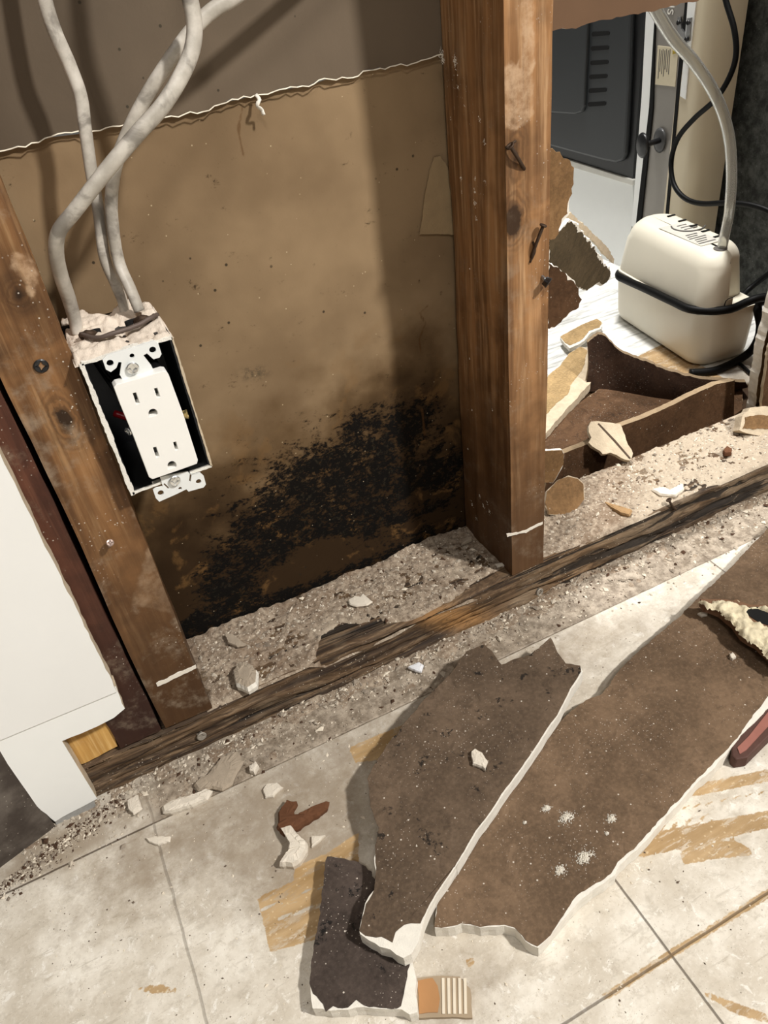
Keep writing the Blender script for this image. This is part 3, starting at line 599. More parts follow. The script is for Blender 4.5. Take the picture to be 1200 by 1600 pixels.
nail(sill, [Uz(1045, 781, H+.008), Uz(1050, 790, H+.001), Uy(1056, 796, -.001)], .0013)

# ------------------------------------------------------------------ outlet box and receptacle
bx0, bx1, bz0, bz1, byf, byb = -.2915, -.2385, .2725, .3655, -.0125, .052
ob = empty('outlet_box', ((bx0+bx1)/2, .02, bz0), 'metal outlet box nailed beside the left stud, caked with plaster on top', 'electrical box')
m_boxin = plain('dark_box_metal', (.035, .037, .042), .35, .7, .3, 80, .2); th = .0016
box('back_plate', (bx0, byb-th, bz0), (bx1, byb, bz1), m_boxin, ob)
box('side_plate', (bx0, byf+.001, bz0), (bx0+th, byb, bz1), m_boxin, ob); box('side_plate', (bx1-th, byf+.001, bz0), (bx1, byb, bz1), m_boxin, ob)
box('bottom_plate', (bx0, byf+.001, bz0), (bx1, byb, bz0+th), m_steel, ob); box('top_plate', (bx0, byf+.001, bz1-th), (bx1, byb, bz1), m_boxin, ob)
m_rim = plain('plaster_on_rim', srgb(228, 224, 214), .8, var=.18, scale=200, bump=.8)
def rimpoly(a, b, w, seed):
    a = np.array(a, float); b = np.array(b, float); d = (b-a)/np.linalg.norm(b-a); s = np.array([-d[2], 0, d[0]])*w
    return jag_poly([a-s, b-s, b+s, a+s], (0, -1, 0), w*.5, .002, (), seed)
for i, (a_, b2_, w) in enumerate([((bx0, byf, bz0-.001), (bx0, byf, bz1), .0012), ((bx1, byf, bz0), (bx1, byf, bz1), .0006), ((bx0, byf, bz1), (bx1, byf, bz1-.0005), .0012), ((bx0, byf, bz0), (bx0+.022, byf, bz0+.001), .0012), ((bx0+.02, byf, bz0+.0006), (bx1, byf, bz0), .0008)]):
    slab('rim_plaster', rimpoly(a_, b2_, w, i), (0, -1, 0), .004, m_rim if i != 1 else m_gypdirty, ob)
# plaster cake on the box
cx_ = np.linspace(bx0-.004, bx1+.001, 60); cy_ = np.linspace(byf+.0003, .054, 60)
def cake(X, Y):
    P = np.stack([X, Y, X*0], -1); h = .0022+.0022*fbm(P, (60, 60, 1), 4, 90)+.0014*fbm(P, (240, 240, 1), 3, 91)
    ridge = -.0035*np.exp(-((X+.263+.01*(Y))/.0028)**2)+.002*np.exp(-((Y-.012)/.006)**2); h = h+ridge+.003*np.clip((Y-.02)/.03, 0, 1)
    back = .046+.007*fbm(P*[1, 0, 0], (120, 1, 1), 3, 93); h = np.where(Y > back, -.004, h)
    ed = np.minimum(np.minimum(X-cx_[0], cx_[-1]-X), Y-cy_[0]); h = np.where(ed < .0012, h*.2-.0012, h); P[..., 2] = bz1+np.maximum(h, -.003); return P
grid('plaster_cake', cx_, cy_, cake, plain('pinkish_plaster', srgb(212, 198, 182), .95, var=.22, scale=160, bump=.9), ob)
zc = bz1+.0065
tube('clamp_bar', [Uz(126, 522, zc), Uz(150, 528, zc), Uz(180, 520, zc+.001), Uz(215, 508, zc), Uz(238, 495, zc), Uz(246, 492, zc-.003)], .0014, plain('brown_wire', (.12, .09, .075), .6, .3), ob, k=5, seg=8, jit=.0002)
for p, rr in [((137, 524), .004), ((222, 501), .0045)]:
    tube('clamp_hook', [Uz(p[0]-9, p[1]+2, zc-.003), Uz(p[0], p[1]-3, zc), Uz(p[0]+11, p[1]-2, zc-.0025)], .0022, m_rust, ob, k=4, seg=8, jit=.0003)
for p in [(145, 516), (205, 500), (100, 511)]:
    c_ = Uz(*p, bz1+.0052); slab('clamp_slot', [c_+[.004*math.cos(a)*1.1, .0018*math.sin(a), 0] for a in np.linspace(0, 6.28, 12)[:-1]], (0, 0, 1), .004, m_dark, ob)
tube('wire', [(-.283, -.0, .362), (-.280, .008, .345), (-.272, .012, .325), (-.262, .01, .31)], .0011, m_blackrub, ob, k=6)
tube('wire', [(-.286, .02, .36), (-.279, .006, .335), (-.270, .004, .315), (-.264, .0, .303)], .0011, m_blackrub, ob, k=6)
tube('wire', [(-.284, .012, .318), (-.274, .006, .312), (-.264, .004, .300), (-.258, .01, .29)], .0022, plain('red_wire', (.16, .004, .006), .35), ob, k=6)
# receptacle
rc = empty('duplex_outlet', (-.262, -.018, .31), 'white duplex outlet with mounting ears hanging forward in the metal box', 'outlet')
Z7 = lambda poly: pts_in(poly, (80, 460), 4.615)
yk = -.0135
def ring_slab(name, outer, holes, y, thk, mat, parent):
    bm = bmesh.new(); es = []
    for lp in [outer]+holes:
        vs = [bm.verts.new(Vector(p)-Vector(rc.location)) for p in lp]
        for i in range(len(vs)): es.append(bm.edges.new((vs[i], vs[(i+1) % len(vs)])))
    bmesh.ops.triangle_fill(bm, use_beauty=True, use_dissolve=False, edges=es, normal=(0, -1, 0))
    r_ = bmesh.ops.extrude_face_region(bm, geom=list(bm.faces)); bmesh.ops.translate(bm, vec=(0, thk, 0), verts=[v for v in r_['geom'] if isinstance(v, bmesh.types.BMVert)])
    bmesh.ops.recalc_face_normals(bm, faces=bm.faces); me = bpy.data.meshes.new(name); bm.to_mesh(me); bm.free(); me.materials.append(mat)
    o = bpy.data.objects.new(name, me); COL.objects.link(o); o.parent = parent; return o
def circ(zx, zy, r, y, n=16):
    c = Uy(*Z7([(zx, zy)])[0], y); r = r/4.615/1227*.47; return [c+np.array([r*math.cos(a), 0, r*math.sin(a)]) for a in np.linspace(0, 2*math.pi, n+1)[:-1]]
m_yoke = plain('white_painted_steel', srgb(228, 230, 228), .35, .1, .05, 60)
ring_slab('mounting_ear', [Uy(*p, yk) for p in Z7([(370, 470), (400, 440), (560, 392), (745, 335), (772, 352), (796, 430), (782, 455), (738, 468), (690, 425), (665, 440), (720, 510), (745, 560), (640, 592), (515, 614), (495, 580), (508, 490), (486, 488), (470, 530), (430, 560), (395, 542)])],
    [circ(425, 495, 24, yk), circ(732, 400, 24, yk), circ(583, 443, 17, yk)], yk, .0012, m_yoke, rc)
ring_slab('mounting_ear', [Uy(*p, yk) for p in Z7([(785, 1318), (985, 1278), (1008, 1300), (1075, 1288), (1100, 1310), (1116, 1370), (1100, 1392), (990, 1422), (975, 1405), (900, 1442), (780, 1495), (755, 1470), (735, 1412), (750, 1400), (805, 1385)])],
    [circ(790, 1432, 24, yk), circ(1063, 1350, 22, yk), circ(930, 1400, 14, yk), [Uy(*p, yk) for p in Z7([(808, 1368), (818, 1362), (852, 1396), (844, 1404)])], [Uy(*p, yk) for p in Z7([(1000, 1290), (1014, 1294), (1006, 1352), (994, 1350)])]], yk, .0012, m_yoke, rc)
m_zinc = plain('bright_screw', (.72, .72, .7), .25, .9, .05)
for zx, zy in [(585, 525), (888, 1336)]: screw(rc, Uy(*Z7([(zx, zy)])[0], yk), (0, -1, 0), .0037, m_zinc, lift=.002)
fy_ = -.0185
face = [Uy(*p, fy_) for p in Z7([(452, 672), (470, 650), (640, 603), (805, 553), (832, 556), (848, 580), (960, 885), (1058, 1195), (1052, 1222), (890, 1280), (730, 1333), (706, 1320), (600, 1040), (500, 800)])]
slots = [[(588, 714), (612, 708), (638, 785), (614, 792)], [(742, 680), (764, 675), (786, 738), (764, 746)], [(734, 1106), (757, 1100), (780, 1168), (758, 1177)], [(880, 1068), (900, 1063), (916, 1118), (897, 1125)]]
gr_ = lambda zx, zy: [Uy(*Z7([(zx+32*math.cos(a), zy-32*math.sin(a)*1.0)])[0], fy_) for a in np.linspace(-.2, math.pi-.1, 10)]+[Uy(*Z7([(zx-30, zy+26)])[0], fy_), Uy(*Z7([(zx+26, zy+12)])[0], fy_)]
hol = [[Uy(*p, fy_) for p in Z7(s_)] for s_ in slots]+[gr_(735, 858), gr_(872, 1236)]
fo = ring_slab('outlet_face', face, hol, fy_, .0075, m_white, rc)
bv = bevel(fo, .0007)
cf = np.mean(face, axis=0)
slab('outlet_body', [cf+(p-cf)*.93+np.array([0, .0062, 0]) for p in face], (0, -1, 0), .028, m_black, rc)
def brass(p): screw(rc, p, (1, -.2, 0), .0032, plain('brass', (.5, .38, .16), .35, .8), 'terminal_screw', .003)
brass(Uy(*Z7([(950, 870)])[0], -.009)); screw(rc, Uy(*Z7([(560, 985)])[0], -.008), (-1, -.6, 0), .0028, m_zinc, 'terminal_screw', .001)

# ------------------------------------------------------------------ cables
t = NT('cable_jacket'); c = t.mix(t.rng(t.noise(60, 5, .6), .35, .7), srgb(160, 153, 142), srgb(196, 189, 178)); c = t.mix(t.mul(t.rng(t.noise(45, 5, .6, None, .5, (3, 3, 1)), .5, .66), .7), c, srgb(104, 98, 90))
t.col(c); t.rough(.45); t.bump(t.noise(160, 4), .15, .0006); m_cable = t.m
def cab(label, pts, ra, rb, tw, ref=(0, 1, 0)):
    o = tube('electrical_cable', [Uy(x, y, d) for x, y, d in pts], ra, m_cable, rb=rb, k=10, seg=18, twist=tw, ref=ref); tagp(o, label, 'cable', 'house wiring cables')
cab('grey-white cable furthest left at the top, running behind the others into the box', [(20, -420, .062), (40, -180, .061), (55, -70, .06), (70, 0, .058), (86, 50, .056), (108, 100, .055), (126, 150, .053), (133, 200, .05), (143, 270, .048), (154, 330, .045), (163, 400, .042), (179, 440, .042), (192, 472, .040), (197, 500, .038)], .0040, .0029, 1.0)
cab('thick pale cable crossing in front of the others, ending at the left of the box', [(215, -420, .03), (240, -180, .024), (278, -60, .02), (297, 0, .018), (304, 50, .016), (293, 98, .012), (258, 160, .006), (212, 212, .002), (165, 268, .0), (118, 328, .0), (92, 362, .004), (88, 395, .010), (95, 430, .018), (108, 468, .026), (117, 500, .030), (121, 520, .030)], .0046, .0036, 1.6)
cab('cable curving in from the top right and passing behind the thick one', [(760, -330, .06), (560, -150, .052), (430, -50, .045), (372, -8, .042), (330, 18, .04), (298, 50, .038), (268, 90, .036), (232, 145, .036), (203, 200, .037), (182, 255, .038), (174, 310, .038), (177, 360, .038), (186, 410, .037), (204, 452, .028), (218, 486, .024)], .0042, .0031, .9)

# ------------------------------------------------------------------ broken drywall pieces on the floor
UPN = (0, 0, 1)
m_pA = paper('brown_board_paper', srgb(98, 82, 67), .8, .85, .6); m_pB = paper('brown_board_paper_b', srgb(110, 90, 71), .8, .12, .4); m_pC = paper('wet_black_paper', srgb(74, 64, 58), .9, .95, .8)
def board(label, core, pap, z, th, jag=.0018, straight=(), pm=m_pA, seed=0, n=UPN, p0=None, pstraight=(), name='drywall_piece', cat='drywall piece', core_m=None, group=None):
    p0 = np.array(p0 if p0 is not None else (0, 0, z), float); n = np.array(n, float); n /= np.linalg.norm(n)
    cw = [UP(*p, p0, n) for p in core]; r = empty(name, np.mean(cw, axis=0)-n*th, label, cat, group)
    slab('gypsum_core', cw, n, th, core_m or m_gyp, r, amp=jag, straight=straight, seed=seed)
    if pap: slab('paper_face', [UP(*p, p0+n*.0005, n) for p in pap], n, .0006, pm, r, amp=jag, step=.003, straight=pstraight, seed=seed+3, side=pm)
    return r
Z5 = lambda poly: pts_in(poly, (450, 1280), 3.636); Z6 = lambda poly: pts_in(poly, (540, 960), 3); Z8 = lambda poly: pts_in(poly, (700, 1200), 2.4); ZD = lambda poly: pts_in(poly, (1040, 900), 5.333)
# C, lowest and nearest
cC = Z5([(228, 220), (320, 232), (395, 255), (470, 300), (560, 500), (660, 700), (705, 800), (728, 900), (735, 1100), (690, 1110), (645, 1080), (560, 1078), (490, 1075), (430, 1070), (340, 1085), (240, 1090), (140, 1075), (128, 930), (140, 800), (185, 560), (215, 330)])
pC = Z5([(222, 214), (322, 224), (400, 246), (478, 296), (560, 500), (650, 700), (695, 805), (670, 920), (640, 1060), (620, 1075), (560, 1070), (490, 1066), (430, 1055), (385, 1022), (340, 1066), (255, 1058), (215, 1092), (200, 1050), (140, 990), (122, 930), (134, 800), (175, 560), (207, 330)])
board('small black-moulded board scrap at the bottom of the photo, under the tilted board', cC, pC, .0125, .012, .0010, pm=m_pC, seed=2)
# B, the long board at the right
cB = [(867, 1140), (895, 1113), (917, 1097), (943, 1087), (975, 1045), (1012, 1010), (1060, 970), (1095, 935), (1133, 900), (1200, 830), (1300, 740), (1320, 960), (1215, 1090), (1150, 1160), (1113, 1203)]+Z8([(902, 90), (856, 143), (806, 198), (736, 280), (648, 362), (626, 402), (566, 442), (500, 490), (440, 560), (395, 612), (340, 674), (290, 650), (250, 602), (210, 590), (120, 600), (50, 585), (0, 600), (-50, 600)])+[(690, 1300)]
pB = [(864, 1138), (892, 1110), (915, 1094), (941, 1084), (973, 1042), (1010, 1007), (1058, 967), (1093, 932), (1131, 897), (1198, 827), (1300, 740), (1320, 960), (1200, 1088), (1145, 1160), (1106, 1200)]+Z8([(896, 82), (847, 135), (797, 190), (726, 270), (636, 352), (612, 394), (556, 430), (486, 474), (440, 540), (385, 625), (335, 668), (290, 646), (250, 596), (210, 586), (120, 596), (50, 580), (0, 594), (-50, 595)])+[(690, 1300)]
B_ = board('long flat brown drywall board with white powder patches, reaching the right edge', cB, pB, .0128, .0124, .0008, pm=m_pB, seed=5)
for p, s_ in [((885, 1277), .0075), ((854, 1263), .0038), ((955, 1279), .0046), ((914, 1339), .009), ((875, 1360), .0056), ((948, 1302), .0016), ((820, 1285), .0016)]:
    k = int(40+s_*30000); V = []; F = []
    for q in range(k):
        r_ = abs(rng.normal(0, .48))*s_; a = rng.uniform(0, 6.283); cc = Uz(*p, .0136)+np.array([r_*math.cos(a), r_*math.sin(a)*.75, .0010*max(0, 1-r_/s_)]); g = rng.uniform(.0003, .0009)*(1.3-.5*r_/s_); b0 = len(V)
        V += [cc+np.array(d)*g*rng.uniform(.6, 1.3, 3) for d in ((1, 0, -.5), (-.6, .9, -.5), (-.6, -.9, -.5), (0, 0, .8))]; F += [[b0, b0+1, b0+3], [b0+1, b0+2, b0+3], [b0+2, b0, b0+3], [b0, b0+2, b0+1]]
    tagp(link('powder_patch', V, F, m_gyp, B_), kind='stuff')
# A, lying across B and C
cA = Z6([(570, 180), (600, 165), (650, 145), (690, 190), (730, 240), (790, 215), (870, 195), (960, 115), (990, 180), (1030, 235), (1100, 245), (1112, 268), (1105, 285), (1060, 350), (1000, 470), (960, 525), (900, 620), (830, 722), (740, 842), (690, 922), (620, 1012), (520, 1182)])+Z5([(1050, 110), (980, 230), (920, 320), (850, 420), (800, 510), (770, 585), (742, 690), (700, 765), (655, 788), (580, 740), (520, 725), (460, 690), (408, 652), (405, 630), (420, 560), (440, 480), (490, 400), (500, 300)])+[(585, 1340)]+Z6([(150, 1080), (165, 1000), (125, 900), (110, 770), (160, 680), (200, 620), (250, 570), (290, 510), (350, 440), (440, 350), (520, 260)])
pA = Z6([(566, 174), (600, 160), (650, 140), (694, 186), (731, 235), (790, 209), (868, 189), (960, 108), (993, 178), (1032, 230), (1098, 240), (1104, 265), (1095, 282), (1052, 350), (992, 470), (950, 525), (890, 620), (820, 722), (730, 842), (680, 922), (610, 1012), (510, 1182)])+Z5([(1040, 110), (970, 230), (910, 320), (840, 420), (790, 510), (752, 590), (700, 592), (660, 600), (610, 640), (592, 700), (530, 668), (440, 660), (405, 632), (420, 560), (440, 480), (490, 400), (500, 300)])+[(587, 1340)]+Z6([(142, 1080), (157, 1000), (116, 900), (100, 770), (152, 675), (192, 612), (242, 562), (282, 500), (342, 430), (432, 340), (512, 250)])
A_ = board('brown drywall board with a clean white cut edge, lying on top of the other two', cA, pA, .027, .0125, .0009, straight=tuple(range(11, 28)), pstraight=tuple(range(12, 28)), pm=m_pA, seed=9)
# D, holed crumbly piece
DN = (0, 0, 1)
dcore = ZD([(288, 190), (390, 195), (480, 190), (560, 205), (600, 190), (640, 215), (700, 240), (853, 242), (1000, 250), (1000, 760), (853, 640), (800, 590), (760, 550), (700, 520), (640, 480), (600, 430), (560, 375), (500, 330), (460, 290), (400, 262), (330, 240)])
rD = empty('drywall_piece', Uz(1180, 965, .015), 'crumbly white plaster piece with a black hole at the right edge', 'drywall piece')
hole = ZD([(660, 290), (690, 255), (760, 250), (853, 280), (1000, 330), (1000, 470), (853, 415), (780, 390), (700, 340)])
zt = .034; gx_ = np.linspace(.11, .30, 150); gy_ = np.linspace(-.20, -.02, 150); GX, GY = np.meshgrid(gx_, gy_, indexing='ij'); PG = np.stack([GX, GY, GX*0+zt], -1)
a1, a2 = pix(PG.reshape(-1, 3)); a1 = a1.reshape(GX.shape); a2 = a2.reshape(GX.shape)
sD = sdf(a1, a2, dcore)+2.0*fbm(PG, (300, 300, 1), 3, 4); sH = sdf(a1, a2, hole)
zD = zt+.0022*fbm(PG, (200, 200, 1), 4, 77)-np.clip((sD+4)/4, 0, 1)*.004-np.clip(-sH/4, 0, 1)*.016
grid('gypsum_core', gx_, gy_, lambda X, Y: np.stack([X, Y, zD], -1), plain('crumbly_gypsum', srgb(214, 202, 172), .95, var=.4, scale=130, bump=1.0), rD, keep=(sD < 1.5) & (sH > -3.9))
slab('torn_paper', [Uz(*p, zt-.0035) for p in dcore], UPN, .009, plain('torn_brown_edge', srgb(118, 88, 66), .9, var=.4, scale=200, bump=.8), rD, amp=.0008)
slab('hole', [Uz(*p, zt+.0006-.0035) for p in ZD([(664, 292), (690, 262), (760, 256), (853, 286), (1000, 336), (1000, 464), (853, 409), (780, 384), (704, 336)])], UPN, .0034, m_dark, rD)['label'] = 'black hole'
# wood strip at the right
m_red = plain('red_brown_paint', srgb(150, 98, 86), .6, var=.18, scale=90, bump=.2); m_rededge = plain('dark_brown_edge', srgb(82, 56, 48), .7, var=.3, scale=120, bump=.4)
rE = empty('wooden_strip', Uz(1180, 1150, 0), 'short red-brown painted strip poking in at the right edge beside the long board', 'wooden strip')
oE = [(1143, 1180), (1143, 1163), (1152, 1148), (1170, 1128), (1200, 1098), (1260, 1040), (1280, 1075), (1200, 1152), (1168, 1184), (1150, 1187)]
slab('strip_body', [Uz(*p, .012) for p in oE], UPN, .0118, m_rededge, rE, bev=.0012)
slab('painted_face', [Uz(*p, .0126) for p in [(1152, 1168), (1170, 1150), (1200, 1112), (1262, 1056), (1272, 1072), (1200, 1135), (1166, 1172), (1156, 1178)]], UPN, .0008, m_red, rE)
# ribbed scrap below
rF = empty('ribbed_scrap', Uz(700, 1560, 0), 'pale ribbed plaster scrap with thin parallel lines at the bottom centre', 'plaster scrap')
slab('scrap_body', [Uz(*p, .003) for p in [(652, 1528), (690, 1524), (718, 1526), (735, 1545), (738, 1590), (652, 1591)]], UPN, .003, plain('pale_scrap', srgb(158, 140, 116), .8), rF, amp=.0006)
for k in range(5):
    x0 = 690+k*8.6; slab('rib', [Uz(*p, .0037) for p in [(x0, 1528), (x0+4.4, 1528), (x0+5.4, 1584), (x0+1, 1584)]], UPN, .0008, plain('rib_white', srgb(216, 204, 184), .8), rF)
slab('brown_stain', [Uz(*p, .0036) for p in [(653, 1532), (676, 1528), (684, 1540), (687, 1560), (684, 1582), (655, 1584)]], UPN, .0008, plain('tan_paper', srgb(168, 124, 82), .9), rF, amp=.0006)

# ------------------------------------------------------------------ individual chips
m_chip = plain('plaster_chip', srgb(214, 204, 188), .95, var=.15, scale=200, bump=.7); m_chipg = plain('dusty_chip', srgb(162, 148, 130), .95, var=.2, scale=200, bump=.7)
m_bpap = plain('brown_torn_paper', srgb(96, 62, 40), .9, var=.3, scale=100, bump=.5); m_tan2 = plain('tan_torn_paper', srgb(150, 120, 84), .9, var=.2, scale=80, bump=.3)
def chip(label, poly, zb, th, mat=m_chip, amp=.0006, tilt=(0, 0), name='plaster_chip', cat='plaster chip', group=None, side=None):
    """a flake lying on the surface at height zb; its thickness and a slight dome are modelled"""
    P = [Uz(*p, zb+th) for p in poly]; c0 = np.mean(P, axis=0); Q = jag_poly(P, (0, 0, 1), amp, .002, (), len(label)); N = len(Q); V = []
    for f_, h in ((.55, th*1.12), (.9, th), (1.0, th*.55), (.94, 0)):
        for q in Q: v = c0+(q-c0)*f_; v[2] = zb+h+((v[0]-c0[0])*tilt[0]+(v[1]-c0[1])*tilt[1])*(h > 0)+rng.uniform(-.06, .06)*th*(h > 0); V.append(v)
    F = [list(range(N))]+[[k*N+i, k*N+(i+1) % N, (k+1)*N+(i+1) % N, (k+1)*N+i] for k in range(3) for i in range(N)]+[[3*N+i for i in range(N)][::-1]]
    o = link(name, V, F, [mat, side or mat], fm=[0]+[0]*N+[1]*(2*N)+[1]); o.location = Vector(c0*np.array([1, 1, 0])+np.array([0, 0, zb]))
    v = np.empty(len(o.data.vertices)*3); o.data.vertices.foreach_get('co', v); v = v.reshape(-1, 3)-np.array(o.location); o.data.vertices.foreach_set('co', v.ravel()); o.data.update()
    tagp(o, label, cat, group); return o
T4 = lambda poly: pts_in(poly, (200, 1100), 3)
chip('long stick-shaped plaster piece on the floor near the white panel', T4([(155, 480), (205, 450), (300, 420), (375, 390), (395, 400), (370, 440), (300, 475), (210, 500), (160, 505)]), 0, .006)
chip('largest crumbled grey flake, lying against the dust ridge behind the stick-shaped piece', T4([(305, 375), (330, 345), (370, 330), (440, 240), (510, 215), (545, 260), (510, 320), (490, 370), (440, 400), (390, 390), (325, 402)]), .001, .005, m_chipg)
chip('small white lump at the right end of the grey flake', T4([(565, 290), (600, 265), (612, 285), (590, 320), (568, 312)]), .001, .005)
chip('pair-shaped pale flake alone on the floor right of the dust ridge', T4([(630, 400), (650, 372), (700, 365), (728, 388), (700, 410), (680, 435), (640, 438)]), 0, .003)
chip('crumpled dark brown strip of torn paper on the floor', T4([(695, 580), (700, 500), (740, 440), (790, 450), (760, 500), (770, 530), (850, 500), (940, 450), (935, 480), (880, 520), (790, 580), (720, 610)]), 0, .007, m_bpap, .0012, name='paper_scrap', cat='paper scrap')
chip('lumpy white plaster chunk below the crumpled brown paper', T4([(710, 570), (760, 558), (790, 600), (835, 640), (838, 680), (800, 735), (770, 752), (735, 745), (705, 748), (745, 700), (752, 640)]), 0, .009)
chip('thin white triangular chip right of the lumpy chunk', T4([(858, 620), (925, 612), (900, 640), (860, 670)]), 0, .0025)
chip('white sliver alone on the floor below the white panel', T4([(78, 625), (130, 618), (200, 618), (195, 645), (140, 660), (95, 645)]), 0, .003)
chip('cracked beige flake at the corner of the white panel foot', [(198, 1250), (215, 1240), (222, 1262), (208, 1272), (200, 1264)], .003, .003)
chip('white chip lying in the middle of the tilted board', Z6([(586, 640), (605, 625), (640, 645), (668, 685), (655, 728), (640, 715), (595, 700)]), .0276, .004)
chip('white triangular chip at the foot of the sill plate front', Z6([(290, 245), (345, 222), (366, 235), (355, 268), (325, 262)]), .002, .003, plain('white_chip', srgb(226, 226, 228), .6))
chip('small pale flake on the long board beside the holed piece', ZD([(265, 310), (290, 298), (352, 302), (350, 325), (300, 335)]), .0134, .002)
chip('smallest white chip on the long board below the holed piece', ZD([(530, 650), (560, 632), (590, 670), (560, 690), (540, 680)]), .0134, .003)
hz = lambda p: 0
T2 = lambda poly: pts_in(poly, (280, 780), 3)
chip('rounded dusty lump with a white edge, on the plate beside the left stud', T2([(248, 800), (280, 755), (330, 765), (368, 800), (362, 860), (320, 888), (262, 865)]), H+.002, .009, m_chipg, side=m_gyp)
chip('grey curled flake on the rubble behind the white-edged lump', T2([(210, 625), (250, 630), (295, 665), (320, 680), (270, 690), (225, 670)]), H+.006, .003, m_chipg)
chip('scalloped pale paper flake on the plate, centre of the dust', T2([(790, 470), (820, 452), (850, 455), (862, 440), (880, 455), (908, 478), (880, 495), (830, 500), (800, 492)]), H+.002, .0025, m_chip)
T8 = lambda poly: pts_in(poly, (840, 600), 3.333)
chip('curled tan flake on the plate, right of the middle stud', T8([(345, 610), (400, 625), (495, 655), (480, 680), (430, 668), (380, 640)]), H+.001, .004, m_tan2)
chip('folded pale flake in the bright dust above the bent nail', T8([(590, 545), (650, 535), (690, 555), (760, 515), (765, 545), (720, 580), (640, 572)]), H+.001, .004, m_chip)
chip('dark brown pebble-like chip on the bright dust', T8([(965, 345), (985, 320), (1015, 335), (1012, 355), (975, 358)]), H+.002, .005, m_bpap)
chip('flat white chip against the lower left side of the middle stud', pts_in([(690, 722), (745, 712), (752, 730), (705, 742)], (600, 700), 4), H+.001, .002)
chip('pale shard leaning at the back left foot of the middle stud', pts_in([(480, 600), (520, 545), (552, 552), (550, 570), (510, 590)], (600, 700), 4), H+.003, .003, m_chipg)

# ------------------------------------------------------------------ torn drywall remnants in the opening
m_brown = paper('brown_remnant_paper', srgb(120, 92, 62), .3, 0, .35); m_dbrown = paper('dark_brown_paper', srgb(78, 56, 38), .5, .1, .6); m_cavf = paper('cavity_board_paper', srgb(84, 62, 44), .7, .5, .7); m_wet = paper('soaked_paper', srgb(52, 36, 26), .5, .3, .8); m_edge = plain('stained_gypsum_edge', srgb(146, 126, 100), .95, var=.3, scale=140, bump=.8); m_olive = paper('olive_brown_paper', srgb(84, 72, 54), .15, 0, .3)
YN = (0, -1, 0); Z7b = lambda poly: pts_in(poly, (840, 300), 3.333); Z42 = lambda poly: pts_in(poly, (840, 420), 6); Z56 = lambda poly: pts_in(poly, (840, 560), 6); ZC = lambda poly: pts_in(poly, (1040, 480), 7.5)
board('brown torn paper flap highest on the right side of the middle stud', [(845, 235), (868, 240), (880, 248), (898, 262), (896, 280), (893, 295), (888, 318), (890, 335), (878, 350), (868, 372), (845, 372)], [(855, 235), (868, 240), (880, 248), (897, 262), (895, 280), (892, 295), (887, 318), (888, 335), (877, 350), (867, 372), (855, 372)], 0, .0015, .0030, pm=m_brown, seed=31, n=YN, p0=(0, .0828, 0), straight=(10,), pstraight=(10,), core_m=m_gyp)
nL = np.array([.42, -.85, -.30]); nL = nL/np.linalg.norm(nL); pL = (.10, .098, .30)
board('broken olive-brown drywall slab with a white top edge, jutting towards the pump', Z7b([(-20, 240), (60, 240), (120, 200), (165, 145), (215, 185), (300, 300), (350, 370), (385, 415), (375, 455), (340, 485), (310, 475), (255, 512), (225, 500), (60, 380), (-20, 340)]), Z7b([(60, 240), (120, 205), (160, 152), (210, 195), (300, 310), (345, 380), (378, 415), (370, 455), (340, 483), (310, 473), (255, 510), (225, 498), (60, 380)]), 0, .009, .0026, pm=m_olive, seed=33, n=nL, p0=pL)
board('darkest torn drywall remnant, hanging below the olive slab', Z7b([(-20, 370), (60, 370), (130, 420), (215, 500), (230, 560), (215, 600), (150, 650), (105, 690), (60, 715), (-20, 715)]), Z7b([(60, 370), (130, 420), (215, 500), (228, 560), (213, 600), (150, 648), (105, 688), (60, 713)]), 0, .008, .0030, pm=m_dbrown, seed=35, n=YN, p0=(0, .0832, 0))
o = slab('drywall_strip', Z7b and [UP(*p, (.118, .122, .3), nL) for p in Z7b([(60, 60), (150, 115), (175, 108), (240, 170), (330, 250), (400, 345), (395, 375), (370, 345), (300, 270), (200, 180), (60, 80)])], nL, .004, m_gypdirty, amp=.001, seed=3); tagp(o, 'thin white broken drywall edge strip behind the olive slab', 'drywall strip')
o.name = 'drywall_strip'
# flat tan board with white gypsum edge, on the cavity floor
zt = .016
board('flat tan board scrap with a ragged white edge, just right of the middle stud', Z42([(60, 1120), (95, 1000), (210, 910), (300, 790), (400, 730), (470, 740), (500, 800), (620, 790), (700, 800), (600, 960), (500, 1060), (380, 1200), (270, 1310), (80, 1540), (40, 1540)]), Z42([(60, 1120), (95, 1000), (210, 910), (300, 790), (400, 730), (460, 760), (450, 850), (410, 960), (330, 1060), (280, 1180), (200, 1240), (80, 1360), (40, 1360)]), zt, .012, .0012, pm=paper('tan_scrap_paper', srgb(166, 140, 100), .3, 0, .3), seed=41, core_m=m_gypdirty)
board('small tan scrap with a curled white rim on the far bright floor', Z42([(210, 640), (290, 590), (420, 520), (560, 465), (610, 500), (600, 560), (500, 600), (460, 650), (400, 700), (300, 745), (250, 700)]), Z42([(215, 635), (290, 590), (420, 520), (555, 468), (600, 505), (585, 545), (480, 580), (440, 640), (390, 680), (300, 715), (255, 690)]), .014, .005, .0008, pm=paper('tan_scrap_paper_b', srgb(176, 148, 106), .2, 0, .25), seed=43)
# flat dark-brown board on the cavity floor
board('flat dark brown board on the cavity floor behind the sill plate', [(846, 690), (856, 672), (880, 655), (905, 630), (950, 598), (1000, 600), (1080, 628), (1160, 600), (1160, 640), (980, 760), (862, 762), (840, 720)], [(846, 690), (856, 672), (880, 655), (905, 630), (950, 598), (1000, 600), (1080, 628), (1160, 600), (1160, 640), (980, 760), (862, 762), (840, 720)], .0065, .006, .0006, pm=m_cavf, seed=45, core_m=m_edge)
